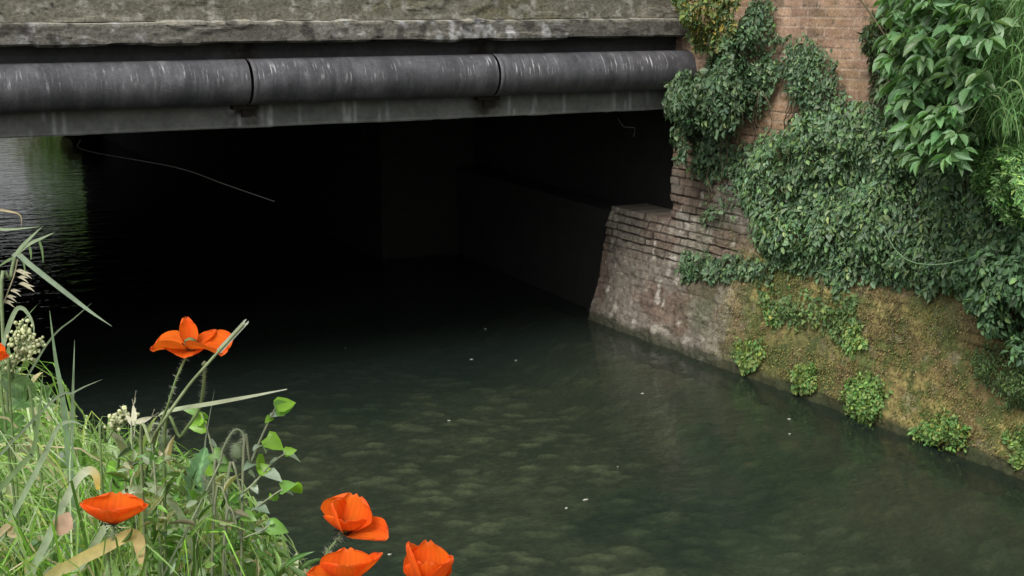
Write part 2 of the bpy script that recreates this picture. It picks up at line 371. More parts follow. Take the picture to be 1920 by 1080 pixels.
# ------------------------------------------------------------------ right bank wall
def brick(u, v, L=.26, Hh=.098, s=0):
    """u along, v up -> mortar mask 0..1, per-brick ids"""
    v = v + .012 * (fbm(u * .8, v * .8, s=s + 40) - .5)
    r = np.floor(v / Hh); fu = u / L + .5 * (r % 2) + .12 * h3(r, r * 0, r * 0, s)
    cu = np.floor(fu); a = (fu - cu) * L; b = (v / Hh - r) * Hh
    w = .004 + .008 * fbm(u * 6, v * 6, s=s + 2)
    e = np.minimum(np.minimum(a, L - a), np.minimum(b, Hh - b))
    return 1 - sstep(w * .6, w * 1.5, e), h3(cu, r, 0 * r, s + 7), h3(cu, r, 0 * r, s + 17)
def wall_grid(Y, Z, lower):
    base = 8.70 + .035 * (14.5 - Y) + np.where(Z < 1.45, .2 * Z, .29 + .02 * (Z - 1.45))
    mo, b1, b2 = brick(Y, Z, s=3)
    eros = sstep(.42, .62, fbm(Y * .9, Z * 1.2, s=50)) 
    old = sstep(11.2, 12.6, Y) * sstep(.7, 1.15, Z + .3 * (fbm(Y * 2, Z * 2, s=58) - .5)) * (1 - sstep(2.6, 3.0, Z))
    bed_j = (np.mod(Z + .012 * (fbm(Y * .8, Z * .8, s=43) - .5), .098 * 2) < .098)
    dsp = mo * (.003 + .031 * old * (.3 + eros)) + (b1 - .5) * (.006 + .03 * old) + np.where((b2 < .07), .03 * (1 - mo) * old, 0)
    mossy = (1 - sstep(1.15, 1.75, Z + .7 * (fbm(Y * .9, Z * .9, s=60) - .5))) 
    rough = (fbm(Y * 7, Z * 7, s=61, o=5) - .5)
    gm0 = sstep(12.6, 11.4, Y); mossy = mossy * gm0; dsp = dsp * (1 - .5 * mossy) - rough * (.025 + .045 * mossy) - (fbm(Y * 16, Z * 20, s=63, o=3) - .5) * .035 * sstep(11, 12, Y) * (Z < 1.45) - (fbm(Y * 1.5, Z * 1.5, s=62) - .5) * .10 * (1 - sstep(1.2, 1.45, Z))
    Xp = base + dsp
    # colours of the things themselves
    red = lerp(np.array([.28, .18, .125]), np.array([.40, .27, .185]), b1[..., None]); red = lerp(red, np.array([.17, .12, .085]), (b2 > .8)[..., None] * .7)
    red = lerp(red, np.array([.05, .04, .03]), (sstep(.70, .76, fbm(Y * 9, Z * 14, s=79, o=3)))[..., None] * .8)
    red = red * (.72 + .56 * fbm(Y * 3.5, Z * 4.5, s=75, o=5))[..., None]; red = lerp(red, np.array([.33, .22, .12]), sstep(.52, .66, fbm(Y * 1.4, Z * 1.4, s=76))[..., None] * .5)
    red = lerp(red, np.array([.38, .30, .23]) * (.5 + fbm(Y * 5, Z * 5, s=77))[..., None], (mo * (1 - .9 * old))[..., None] * .7)
    red = lerp(red, np.array([.02, .016, .012]), (mo * old)[..., None] * .9)
    grey = lerp(np.array([.12, .108, .088]), np.array([.25, .225, .185]), fbm(Y * 3, Z * 5, s=70)[..., None])
    grey = lerp(grey, np.array([.12, .085, .065]), sstep(.52, .64, fbm(Y * 2.2, Z * 2.2, s=71))[..., None] * .8)
    grey = lerp(grey, np.array([.34, .32, .27]), sstep(.68, .78, fbm(Y * 9, Z * 6, s=72, o=3))[..., None])
    grey = lerp(grey, np.array([.02, .016, .012]), (mo * old)[..., None] * .9)
    t = sstep(11.0, 12.0, Y) * (1 - sstep(1.9, 2.3, Z)); fr_ = (fbm(Y * 26, Z * 26, s=74, o=3))[..., None]; grey = grey * (.6 + .8 * fr_) * (.85 + .3 * b1[..., None]) * (1 - .35 * (mo * (1 - old) * sstep(.45, .6, fbm(Y * 2, Z * 2, s=78)))[..., None]); col = lerp(red, grey, t[..., None] * .95)
    p = fbm(Y * 2.5, Z * 2.5, s=80, o=5)[..., None]; q = fbm(Y * 8, Z * 8, s=81)[..., None]
    moss = lerp(np.array([.15, .115, .05]), np.array([.24, .20, .075]), sstep(.44, .56, p)); moss = lerp(moss, np.array([.075, .10, .03]), sstep(.46, .58, q) * .85)
    moss = moss * (.55 + .9 * fbm(Y * 30, Z * 30, s=85, o=3))[..., None]; moss = lerp(moss, np.array([.24, .2, .14]), sstep(.66, .76, fbm(Y * 6, Z * 6, s=84))[..., None] * .5)
    gm = sstep(12.6, 11.4, Y) * 1.0; mm = mossy * gm
    moss = lerp(moss, moss * .45, (mo * sstep(.4, .6, fbm(Y * 1.7, Z * 1.7, s=86)))[..., None]); col = lerp(col, moss, mm[..., None])
    alg = sstep(.5, .68, fbm(Y * 1.1 + 9, Z * .8, s=82)) * (Z < 2.2) * sstep(13.0, 12.0, Y)
    col = lerp(col, np.array([.06, .08, .03]), alg[..., None] * .6)
    wet = 1 - sstep(.06, .17, Z + .08 * (fbm(Y * 4, 0, s=83) - .5)); col = lerp(col, np.array([.025, .03, .016]), wet[..., None] * .85)
    return Xp, col
wall = thing('brick_wall', 'old brick river wall rising from the water on the right, its mossy lower face leaning back', 'wall', (8.9, 10, 0))
def wall_part(name, y0, y1, z0, z1, step, yl):
    ya = axis((yl, 7.0, .1), (7.0, y1, step)) if yl < 7 else np.arange(y0, y1, step)
    ya = np.append(ya[ya < y1], y1); za = np.append(np.arange(z0, z1, step), z1)
    Yg, Zg = np.meshgrid(ya, za, indexing='ij'); Xp, c_ = wall_grid(Yg, Zg, True)
    Yp = Yg + np.where(Yg > y1 - .12, (fbm(Zg * 6, Zg * 2, s=88) - .6) * .09, 0)
    V = np.stack([Xp, Yp, Zg], -1)
    nu, nv = Yg.shape; back = V.copy()[..., :]
    # top, end and back faces: extruded rim
    top = V[:, -1].copy(); top2 = top.copy(); top2[:, 0] = 10.7
    end = V[-1].copy(); end2 = end.copy(); end2[:, 0] = 10.7
    mb = MB(); mb.add(V, grid_faces(nu, nv)[:, ::-1], c_.reshape(-1, 3))
    for a, b, cc in ((top, top2, c_[:, -1]), (end, end2, c_[-1])):
        n = len(a); mid = lerp(a, b, .5)
        mb.add(np.stack([a, mid, b], 1), grid_faces(n, 3), np.repeat(cc * .9, 3, 0))
    o = mb.build(name, M_BRICK, None, False); return under(o, wall)
wall_part('lower_wall', 2, 14.5, -1.2, 1.45, .019, -14.)
wall_part('upper_wall', 2, YB - .05, 1.452, 4.55, .019, -14.)

# ------------------------------------------------------------------ bridge
bridge = thing('road_bridge', 'low concrete road bridge with a weathered parapet, spanning the dark channel', 'bridge', (0, YB, 2.75))
def profile(name, prof, x0, x1, step, amp, colf, m, rag=0.0, psub=.02, seed=0):
    """extrude a (y,z) outline along X with worn, uneven faces"""
    P = [np.array(p, float) for p in prof]; pts = []
    for a, b in zip(P[:-1], P[1:]):
        n = max(1, int(np.linalg.norm(b - a) / psub)); pts += [lerp(a, b, t) for t in np.arange(n) / n]
    pts.append(P[-1]); pts = np.array(pts); t = nrm(np.gradient(pts, axis=0)); nn = np.stack([-t[:, 1], t[:, 0]], -1)
    xs_ = np.append(np.arange(x0, x1, step), x1); Xg, K = np.meshgrid(xs_, np.arange(len(pts)), indexing='ij')
    yy, zz = pts[K][..., 0], pts[K][..., 1]
    d = (fbm(Xg * 3, yy * 3 + zz * 9, s=seed + 100, o=6) - .5) * amp
    chip = sstep(.58, .7, fbm(Xg * 2.2, zz * 5, s=seed + 107, o=5)) * amp * .9
    k = d - chip
    V = np.stack([Xg, yy + nn[K][..., 0] * k, zz + nn[K][..., 1] * k], -1)
    if rag: V[..., 2] += np.where(zz < P[-1][1] + .03, rag * sstep(.45, .8, fbm(Xg * 3, 0, s=seed + 109, o=5)), 0)
    cc = colf(Xg, yy, zz)
    o = mesh(name, V, grid_faces(*Xg.shape), m, None, cc.reshape(-1, 3), False); return under(o, bridge)
def c_par(X, Y, Z):
    c = lerp(np.array([.105, .10, .075]), np.array([.20, .19, .15]), fbm(X * 1.3, Z * 3, s=120)[..., None])
    c = lerp(c, np.array([.13, .12, .06]), sstep(.5, .7, fbm(X * .5, Z * 2, s=121))[..., None] * .6)
    c = lerp(c, np.array([.30, .29, .25]), sstep(.62, .7, fbm(X * 12, Z * 12, s=122, o=3))[..., None] * .8)
    n = np.abs(fbm(X * 1.6, Z * 4.5, s=123, o=5) - .5); crack = (1 - sstep(.004, .014, n)) * sstep(.48, .6, fbm(X * .9, Z * 2, s=124)) * (Z < 3.98)
    return lerp(c, np.array([.02, .018, .015]), crack[..., None] * .9)
def c_cor(X, Y, Z):
    c = lerp(np.array([.09, .086, .07]), np.array([.18, .17, .145]), fbm(X * 1.5, Z * 6, s=130)[..., None])
    lit_lip = sstep(3.755, 3.78, Z + .02 * (fbm(X * 5, 0, s=134) - .5)); c = lerp(c, np.array([.34, .32, .26]), lit_lip[..., None] * .75)  # top edge painted paler, as if lit from above
    w = sstep(.55, .68, fbm(X * 11, Z * 9, s=131, o=3)) * sstep(.35, .6, fbm(X * .8, 0, s=135)); c = lerp(c, np.array([.42, .42, .42]), w[..., None] * .7)
    dk = sstep(.55, .7, fbm(X * 8, Z * 10, s=132, o=4)); c = lerp(c, np.array([.045, .042, .038]), dk[..., None] * .8)
    return lerp(c, np.array([.05, .05, .05]), (Z < 3.585)[..., None] * .7)  # underside painted darker for the shade below the overhang
def c_fas(X, Y, Z):
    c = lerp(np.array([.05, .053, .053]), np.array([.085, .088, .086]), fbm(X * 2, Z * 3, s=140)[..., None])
    low = sstep(3.06, 2.9, Z); c = lerp(c, lerp(np.array([.12, .125, .115]), np.array([.19, .195, .18]), fbm(X * 3, Z * 4, s=141)[..., None]), low[..., None])  # pipe's shade put into the colour: dark behind it, lit beam below
    dr = sstep(.66, .72, vn(X * 30, Z * 1.2, s=142)) * sstep(.5, .65, fbm(X * 1.5, 0, s=143)); c = lerp(c, np.array([.36, .37, .36]), (dr * low)[..., None] * .8)
    for jx in JX: c = lerp(c, np.array([.03, .024, .018]), ((1 - sstep(.07, .26, np.abs(X - jx + .1 * (fbm(X * 6, Z * 8, s=144) - .5)))) * sstep(.3, .6, fbm(X * 10, Z * 10, s=145)))[..., None] * .9)
    edge = sstep(2.775, 2.76, Z); return lerp(c, np.array([.27, .28, .26]), edge[..., None] * .6)
JX = [3.94, 6.62]
BX0, BX1 = -9.0, 9.35
profile('parapet', [(YB + .12, 4.75), (YB - .22, 4.75), (YB - .22, 3.80)], BX0, BX1 + .3, .03, .022, c_par, M_CONC, seed=1)
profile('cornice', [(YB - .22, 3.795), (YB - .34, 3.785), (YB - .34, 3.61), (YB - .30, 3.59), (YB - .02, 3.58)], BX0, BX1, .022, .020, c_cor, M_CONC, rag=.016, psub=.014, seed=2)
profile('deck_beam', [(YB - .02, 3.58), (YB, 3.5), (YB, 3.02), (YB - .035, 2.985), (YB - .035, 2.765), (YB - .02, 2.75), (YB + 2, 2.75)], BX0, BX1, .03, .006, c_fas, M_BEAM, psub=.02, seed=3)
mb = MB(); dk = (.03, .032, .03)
mb.box(BX0, 11.5, YB + .35, 45, 2.76, 3.4, dk)
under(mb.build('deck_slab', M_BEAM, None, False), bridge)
mb = MB(); mb.box(BX0, 9.0, 44.6, 45.02, 3.4, 4.75, (.15, .14, .12)); under(mb.build('parapet', M_CONC, None, False), bridge)
mb = MB(); mb.box(BX0, 11.5, YB + .3, 44.5, 4.2, 4.3, (.05, .05, .05)); mb.box(BX0, 11.5, YB + .13, YB + .3, 3.6, 4.6, (.12, .12, .1))
under(mb.build('road_deck', M_CONC, None, False), bridge)
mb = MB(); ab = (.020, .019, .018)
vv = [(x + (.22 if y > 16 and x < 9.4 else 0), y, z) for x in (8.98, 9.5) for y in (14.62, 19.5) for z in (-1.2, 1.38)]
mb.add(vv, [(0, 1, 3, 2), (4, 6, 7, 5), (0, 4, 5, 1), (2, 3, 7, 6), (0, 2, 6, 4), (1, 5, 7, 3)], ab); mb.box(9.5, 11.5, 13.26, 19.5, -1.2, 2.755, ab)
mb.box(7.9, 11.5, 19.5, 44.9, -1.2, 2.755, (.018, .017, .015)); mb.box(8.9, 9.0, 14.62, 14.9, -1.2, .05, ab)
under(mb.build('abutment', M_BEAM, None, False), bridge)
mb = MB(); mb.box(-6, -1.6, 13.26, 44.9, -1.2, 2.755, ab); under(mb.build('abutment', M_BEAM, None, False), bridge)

# pipe
pipe = thing('service_pipe', 'long fat dark pipe with white lime runs, slung along the bridge face under the cornice', 'pipe', (0, YB - .24, 3.23))
PR, PY, PZ = .222, YB - .235, 3.215
def psec(xa, xb):
    xs_ = np.arange(xa, xb + .001, .09); a = np.linspace(0, 2 * math.pi, 49)[:-1]
    Xg, A = np.meshgrid(xs_, a, indexing='ij'); r = PR + .004 * (fbm(Xg * 3, A * 2, s=150) - .5)
    V = np.stack([Xg, PY - r * np.cos(A), PZ + r * np.sin(A)], -1)
    k = np.arange(Xg.size).reshape(Xg.shape); k2 = np.roll(k, -1, 1)
    f = np.stack([k[:-1], k2[:-1], k2[1:], k[1:]], -1).reshape(-1, 4)
    m_ = np.exp(-((np.sin(A) - .42) / .38) ** 2) * (np.cos(A) > -.2); c = np.stack([m_] * 3, -1)
    return under(mesh('pipe_section', V, f, M_PIPE, None, c.reshape(-1, 3), True), pipe)
edges = [BX0, JX[0], JX[1], 9.4]
for a, b in zip(edges[:-1], edges[1:]): psec(a + .012, b - .012)
for jx in JX:
    mb = MB(); p = np.array([(jx - .028, PY, PZ), (jx - .02, PY, PZ), (jx + .02, PY, PZ), (jx + .028, PY, PZ)]); mb.tube(p, [PR - .008, PR + .003, PR + .003, PR - .008], 48, (.0, 0, 0))
    under(mb.build('joint_band', M_PIPE), pipe)
    mb = MB(); mb.box(jx - .16, jx + .10, YB - .16, YB - .045, 2.94, 3.035, (.035, .028, .02)); mb.box(jx - .05, jx + .04, YB - .1, YB - .04, 2.86, 2.94, (.03, .025, .02))
    under(mb.build('pipe_bracket', M_BEAM, None, False), pipe)

# thin line hanging in the dark below the deck
mb = MB(); p = curve([at(150, 262, 14.6), at(160, 282, 14.62), at(330, 314, 14.7), at(420, 345, 14.8), at(515, 378, 14.9)], 24)
mb.tube(p, .0055, 5, (.2, .21, .2)); tag(mb.build('drooping_cable', M_DRY), 'thin pale cable sagging across the dark opening under the bridge', 'cable')
for ctrl in ([(680, 232), (683, 262), (690, 272)], [(1158, 222), (1170, 238), (1190, 240), (1188, 256)]):
    mb = MB(); mb.tube(curve([at(*q, 14.7) for q in ctrl], 10), .003, 4, (.02, .02, .02))
    k = ctrl[0][0] > 1000
    tag(mb.build('loose_wire', M_DRY), 'short hooked wire hanging under the bridge near the ivy' if k else 'short wire hanging under the middle of the bridge edge', 'wire')

# ------------------------------------------------------------------ plants on the right wall
def in_poly(px, py, poly):
    ins = np.zeros(px.shape, bool); n = len(poly)
    for i in range(n):
        (x0, y0), (x1, y1) = poly[i], poly[(i + 1) % n]
        if y0 == y1: continue
        ins ^= ((y0 > py) != (y1 > py)) & (px < (x1 - x0) * (py - y0) / (y1 - y0) + x0)
    return ins
def edge_dist(px, py, poly):
    d = np.full(px.shape, 1e9)
    for i in range(len(poly)):
        a = np.array(poly[i], float); b = np.array(poly[(i + 1) % len(poly)], float); ab_ = b - a
        t = np.clip(((px - a[0]) * ab_[0] + (py - a[1]) * ab_[1]) / (ab_ @ ab_), 0, 1)
        d = np.minimum(d, np.hypot(px - a[0] - t * ab_[0], py - a[1] - t * ab_[1]))
    return d
def WX(y, z=2.0):
    return 8.70 + .035 * (14.5 - y) + np.where(np.asarray(z) < 1.45, .2 * np.asarray(z), .29)
def foliage(name, label, cat, poly, n, size, cols, kind='ivy', aspect=.8, bulge=.25, lump=2.6, group=None, droop=.8, m=None, X0=None, off=0.0, thin=.0, seed=0, stems=0, jag=26, parent_name='foliage', lumpamp=1.0):
    xs_ = [p[0] for p in poly]; ys_ = [p[1] for p in poly]
    P = []; tot = 0
    while tot < n:
        px = R.uniform(min(xs_) - 20, max(xs_) + 20, n * 3); py = R.uniform(min(ys_) - 20, max(ys_) + 20, n * 3)
        e = edge_dist(px, py, poly) * np.where(in_poly(px, py, poly), 1, -1)
        e = e + (fbm(px / 34., py / 34., s=seed + 200, o=3) - .5) * 2.4 * jag
        w = on_x(px, py, 8.9 - off)
        for _ in range(3):
            w = on_x(px, py, WX(w[:, 1], w[:, 2]) - off - bulge * .45)
        keep = (e > 0) & (R.random(len(px)) > thin * sstep(.42, .62, fbm(w[:, 1] * 2.4, w[:, 2] * 2.4, s=seed + 201)))
        keep &= R.random(len(px)) < .35 + .65 * sstep(0, 30, e)
        P.append(np.stack([w[keep, 1], w[keep, 2], e[keep], np.zeros(keep.sum())], 1)); tot += keep.sum()
    P = np.concatenate(P)[:n]; y, z, e = P[:, 0], P[:, 1], P[:, 2]
    L = fbm(y * lump, z * lump * 1.15, s=seed + 202, o=3); L = sstep(.3, .7, L)
    th = bulge * sstep(0, 60, e) * (.35 + lumpamp * .9 * L) + .03
    eps = .05; Ly = (sstep(.3, .7, fbm((y + eps) * lump, z * lump * 1.15, s=seed + 202, o=3)) - L) / eps; Lz = (sstep(.3, .7, fbm(y * lump, (z + eps) * lump * 1.15, s=seed + 202, o=3)) - L) / eps
    dep = 1 - R.random(n) ** 2.2 * .75
    pos = np.stack([WX(y, z) - off - th * dep - .01, y, z + .02 * R.normal(size=n)], 1)
    nor = np.stack([-np.ones(n), Ly * bulge * .8, .55 - Lz * bulge * .8 * -1 * 0 + .5 * -Lz * bulge], 1) + R.normal(size=(n, 3)) * .5
    dirv = np.stack([-.35 * np.ones(n), .0 * y, -droop * np.ones(n)], 1) + R.normal(size=(n, 3)) * np.array([.3, .75, .45])
    ln = size * np.clip(1 + .3 * R.normal(size=n), .45, 1.8)
    cc = pick(cols, n) * (0.8 + .4 * fbm(y * 1.2, z * 1.2, s=seed + 205))[:, None]
    young = (dep > .9) & (R.random(n) < .12); cc[young] *= np.array([1.5, 1.35, 1.0])
    mb = MB(); leaves(mb, kind, pos, dirv, nor, ln, aspect * R.uniform(.8, 1.2, n), cc)
    root = thing(name, label, cat, tuple(np.array([float(WX(y.mean(), z.min())), y.mean(), z.min()])), group)
    under(mb.build(parent_name, m or M_IVY, None, True), root)
    if stems:
        for i in range(stems):
            sm = MB()
            k = R.integers(0, n); p0 = np.array([WX(y[k], z[k]) - .02, y[k], z[k]]); pts = [p0]
            for j in range(7): pts.append(pts[-1] + np.array([R.normal() * .01, R.normal() * .06, -.09 + R.normal() * .03]))
            pts = np.array(pts); pts[:, 0] = WX(pts[:, 1], pts[:, 2]) - .02 - .3 * bulge * R.random(); sm.tube(curve(pts, 14), .006, 4, (.10, .075, .045)); under(sm.build('stem', M_STEM), root)
    return root
IV = [(.075, .14, .065), (.11, .18, .09), (.055, .11, .05), (.15, .22, .12)]
IVP = [(.125, .215, .11), (.185, .275, .16), (.08, .15, .07), (.14, .24, .095)]
BR = [(.075, .17, .05), (.10, .21, .06), (.06, .14, .045)]
foliage('ivy', 'dark ivy curtain hanging over the bridge end and the pipe, down the wall corner', 'ivy',
        [(1238, 165), (1290, 145), (1330, 95), (1365, 35), (1400, 5), (1435, 0), (1440, 150), (1408, 215), (1352, 250), (1352, 320), (1310, 352), (1275, 330), (1268, 268), (1240, 215)], 6200, .058, IV, bulge=.40, lump=2.8, seed=1, stems=14, jag=20, thin=.45, aspect=.5, kind='oval')
foliage('ivy', 'yellowish green creeper tumbling over the right end of the parapet', 'ivy',
        [(1245, -40), (1375, -40), (1362, 50), (1335, 92), (1285, 92), (1262, 40)], 2000, .05, [(.14, .19, .05), (.09, .14, .045), (.26, .23, .06), (.075, .13, .05)], bulge=.3, off=.3, seed=2, stems=5, jag=14, thin=.4)
foliage('ivy', 'small ivy patch clinging to bare orange brick near the top', 'ivy',
        [(1466, 80), (1500, 58), (1528, 82), (1572, 112), (1574, 170), (1560, 215), (1500, 235), (1478, 170)], 1700, .05, IV, bulge=.16, seed=3, stems=6, jag=24, thin=.6, kind='oval', aspect=.5)
foliage('creeper', 'twiggy dark creeper strip between the bare brick and the broad-leaved shrub', 'creeper',
        [(1612, 50), (1665, -20), (1700, -20), (1700, 210), (1655, 240), (1620, 190)], 1700, .075, [(.045, .085, .035), (.07, .12, .04), (.09, .10, .05)], kind='lance', aspect=.3, bulge=.3, seed=4, stems=16, jag=12, thin=.5)
foliage('ivy', 'large grey-green ivy blanket bulging over the middle of the wall', 'ivy',
        [(1372, 300), (1415, 250), (1490, 215), (1570, 185), (1650, 195), (1720, 260), (1830, 300), (1935, 330), (2250, 340), (2250, 560), (1935, 480), (1830, 560), (1760, 545), (1690, 535), (1640, 522), (1600, 545), (1540, 540), (1480, 505), (1430, 500), (1400, 440), (1372, 350)], 25000, .062, IVP, bulge=.22, lump=2.2, lumpamp=.8, seed=5, stems=10, jag=18, aspect=.46, kind='oval', thin=.2)
foliage('ivy', 'dark leafy skirt along the bottom right of the ivy blanket', 'ivy',
        [(1790, 430), (1935, 400), (2200, 420), (2200, 760), (1935, 690), (1880, 640), (1820, 600), (1780, 520)], 10500, .066, [(.085, .17, .075), (.12, .22, .10), (.06, .12, .055)], bulge=.42, seed=6, jag=18, kind='oval', aspect=.5)
foliage('ivy', 'small leafy ivy tuft on the wall just right of the stone pier', 'ivy',
        [(1262, 500), (1285, 468), (1320, 470), (1345, 485), (1400, 478), (1450, 500), (1440, 535), (1370, 530), (1320, 525), (1275, 535)], 800, .05, IV, bulge=.14, seed=7, jag=10, thin=.5)
foliage('ivy', 'thin ivy sprigs creeping over cracked bricks below the hanging curtain', 'ivy',
        [(1330, 215), (1400, 210), (1400, 300), (1385, 400), (1330, 420), (1300, 440), (1340, 360)], 420, .045, IV, bulge=.08, seed=8, jag=16, thin=.8)
foliage('hanging_weed', 'trailing green weeds on the mossy wall under the ivy blanket', 'weed',
        [(1560, 555), (1605, 555), (1610, 640), (1585, 665), (1560, 625), (1440, 600), (1400, 560), (1440, 530)], 900, .038, [(.11, .19, .06), (.08, .15, .05), (.15, .22, .07)], bulge=.1, seed=9, jag=12, thin=.7)
foliage('moss_clump', 'soft green moss and fern mass at the far right of the wall', 'moss',
        [(1800, 650), (1935, 640), (2150, 700), (2150, 860), (1935, 780), (1880, 770), (1830, 720)], 6000, .032, [(.09, .16, .05), (.12, .2, .07), (.07, .12, .04)], kind='lance', aspect=.4, bulge=.25, seed=10, jag=16, thin=.3)
foliage('ivy', 'leafy ivy spray sticking out in front of the pipe end and beam', 'ivy',
        [(1228, 170), (1262, 140), (1300, 138), (1345, 105), (1385, 150), (1380, 225), (1330, 250), (1290, 245), (1272, 300), (1245, 262), (1258, 225), (1232, 195)], 2300, .064, IV, bulge=.25, off=.38, lump=3.2, seed=16, stems=5, jag=16, thin=.5, aspect=.5, kind='oval')
# waterside tufts
for (cx, cy, rx, ry, lb, n) in ((1393, 660, 26, 36, 'round bright green tuft by the water, nearest the stone pier', 420), (1498, 708, 27, 30, 'small round green tuft at the waterline, second from the pier', 420),
                                (1612, 745, 44, 46, 'wide yellow-green tuft on the wall foot, third from the pier', 760), (1755, 810, 50, 30, 'leafy tuft trailing into the water on the right', 560),
                                (1908, 838, 34, 44, 'bright green tuft at the right edge of the view', 560), (1435, 585, 20, 22, 'tiny green tuft high on the mossy wall', 150), (1590, 632, 20, 34, 'narrow green tuft hanging at mid height on the mossy wall', 260)):
    a = np.linspace(0, 2 * math.pi, 11)[:-1]
    poly = [(cx + rx * math.cos(t), cy + ry * math.sin(t)) for t in a]
    foliage('wall_plant', lb, 'plant', poly, int(n * 1.5), .036, [(.14 + .015 * (cx % 5), .26, .07), (.11, .21 + .01 * (cx % 6), .06), (.19 + .02 * (cx % 4), .30, .08)], kind='oval', aspect=.6, bulge=.22, seed=int(cx), jag=14 + (cx % 7), lump=6, thin=.65, droop=.3 + .12 * (cx % 9), group='green tufts along the wall foot')
# fine light foliage at the right
foliage('feathery_plant', 'light green feathery plant below the long grass at the right edge', 'plant',
        [(1785, 275), (1850, 255), (1935, 240), (2200, 230), (2200, 470), (1935, 440), (1860, 430), (1800, 350)], 13000, .045, [(.22, .42, .14), (.16, .33, .11), (.28, .46, .18)], kind='lance', aspect=.3, bulge=.5, off=.25, seed=12, jag=18, droop=.2)

# broad-leaved shrub: drooping fans of five leaflets on arching stems
def shrub():
    root = thing('broad_leaf_shrub', 'big broad-leaved shrub leaning over the wall top, drooping leaflets in fans', 'shrub', (9.1, 10.2, 4.3))
    lm = MB(); pos, dr, no_, ln = [], [], [], []
    heads = []
    for i in range(330):
        px, py = R.uniform(1665, 1880), R.uniform(-60, 300)
        c0 = np.interp(py, [-60, 60, 160, 260, 320], [1750, 1765, 1745, 1760, 1745]); half = np.interp(py, [-60, 60, 160, 230, 320], [110, 105, 95, 75, 30])
        if abs(px - c0) > half: continue
        X_ = R.uniform(7.95, 8.75); p = on_x(px, py, X_); heads.append(p)
    for h in heads:
        yaw = R.uniform(-1.3, 1.3); out = nrm(np.array([-math.cos(yaw), math.sin(yaw), .1]))
        sidev = np.cross(out, [0, 0, 1.]); k = R.integers(5, 8)
        for j in range(k):
            a = (j / (k - 1) - .5) * 3.3 + R.normal() * .25; d = nrm(out * math.cos(a) + sidev * math.sin(a) + np.array([0, 0, -.1 - .9 * R.random()]))
            pos.append(h + d * .015); dr.append(d); no_.append(nrm(np.array([-.3, 0, 1.]) + R.normal(size=3) * .4)); ln.append(R.uniform(.09, .2))
        base = h + np.array([.45 + .3 * R.random(), R.normal() * .15, .10 + .1 * R.random()])
        lm.tube(curve([base, (base + h) / 2 + [0, 0, .08], h], 7), .005, 4, (.08, .13, .04))
    for i in range(9):
        sm = MB(); b = np.array([9.15, 9.6 + R.random() * 1.8, 4.35]); e = heads[R.integers(0, len(heads))]
        sm.tube(curve([b, b + [-.3, 0, .25], (b + e) / 2 + [0, 0, .15], e + [.2, 0, 0]], 12), np.linspace(.016, .006, 12), 5, (.09, .08, .04)); under(sm.build('branch', M_STEM), root)
    n = len(pos); leaves(lm, 'lance', np.array(pos), np.array(dr), np.array(no_), np.array(ln), R.uniform(.32, .5, n), pick([(.12, .24, .09), (.15, .28, .12), (.09, .19, .07), (.18, .30, .15)], n, .15))
    under(lm.build('foliage', M_BROAD), root)
shrub()
foliage('backing_leaves', 'shaded leafy growth on the wall behind the broad-leaved shrub', 'plant',
        [(1665, -40), (2200, -40), (2200, 330), (1720, 330), (1680, 200)], 9000, .08, [(.13, .27, .08), (.18, .33, .11), (.09, .19, .06)], kind='oval', aspect=.6, bulge=.2, seed=14, jag=10)
# long grass drooping at the top right
root = thing('grass_clump', 'clump of long drooping grass blades at the top right corner', 'grass', (9.1, 8.6, 4.2)); mb = MB()
for i in range(2000):
    px, py = R.uniform(1835, 2200), R.uniform(-90, 280); p = on_x(px, py, R.uniform(8.3, 8.9)); a = R.uniform(-1.2, 1.2); L = R.uniform(.25, .6)
    o_ = np.array([-math.cos(a) * .6, math.sin(a), 0]); 
    pts = curve([p, p + o_ * L * .2 + [0, 0, L * .45], p + o_ * L * .5 + [0, 0, L * .5], p + o_ * L * .8 + [0, 0, L * .1]], 8)
    blade(mb, pts, R.uniform(.008, .016), (-1, 0, .3), pick([(.18, .34, .12), (.27, .42, .20), (.13, .26, .09)], 1)[0])
under(mb.build('foliage', M_GRASS), root)
# one arching runner
mb = MB(); mb.tube(curve([at(1655, 425, 11.6), at(1680, 470, 11.5), at(1712, 492, 11.4), at(1760, 496, 11.3), at(1805, 488, 11.3)], 16), .006, 4, (.12, .2, .1))
tag(mb.build('ivy_runner', M_STEM), 'single thin pale runner looping out of the ivy blanket', 'vine')
# moss and liverwort relief on the lower wall
n = 80000; y = R.uniform(5.6, 12.6, n); z = R.uniform(.12, 1.75, n)
keep = (R.random(n) < .15 + .85 * .65 * sstep(.44, .58, fbm(y * 3.2, z * 3.2, s=300))) & (R.random(n) < (1 - sstep(1.2, 1.75, z)) * (1 - sstep(11.3, 12.4, y))); y, z = y[keep], z[keep]; n = len(y)
xw, _ = wall_grid(y, z, True); w = fbm(y * 3, z * 3, s=301)[:, None]
cc = lerp(pick([(.19, .15, .065), (.24, .19, .08), (.13, .105, .05), (.27, .22, .12)], n), pick([(.13, .15, .045), (.20, .19, .065), (.25, .205, .075), (.10, .14, .05)], n), sstep(.44, .54, w))
mb = MB(); leaves(mb, 'oval', np.stack([xw - .004, y, z], 1), np.stack([-.7 * np.ones(n), 0 * y, -.7 * np.ones(n)], 1) + R.normal(size=(n, 3)) * .5, np.stack([-np.ones(n), 0 * y, np.ones(n)], 1) + R.normal(size=(n, 3)) * .4, R.uniform(.008, .024, n), .6, cc)
tag(mb.build('moss', M_MOSS), 'brown and yellow-green moss covering the lower right wall', 'moss', kind='stuff')

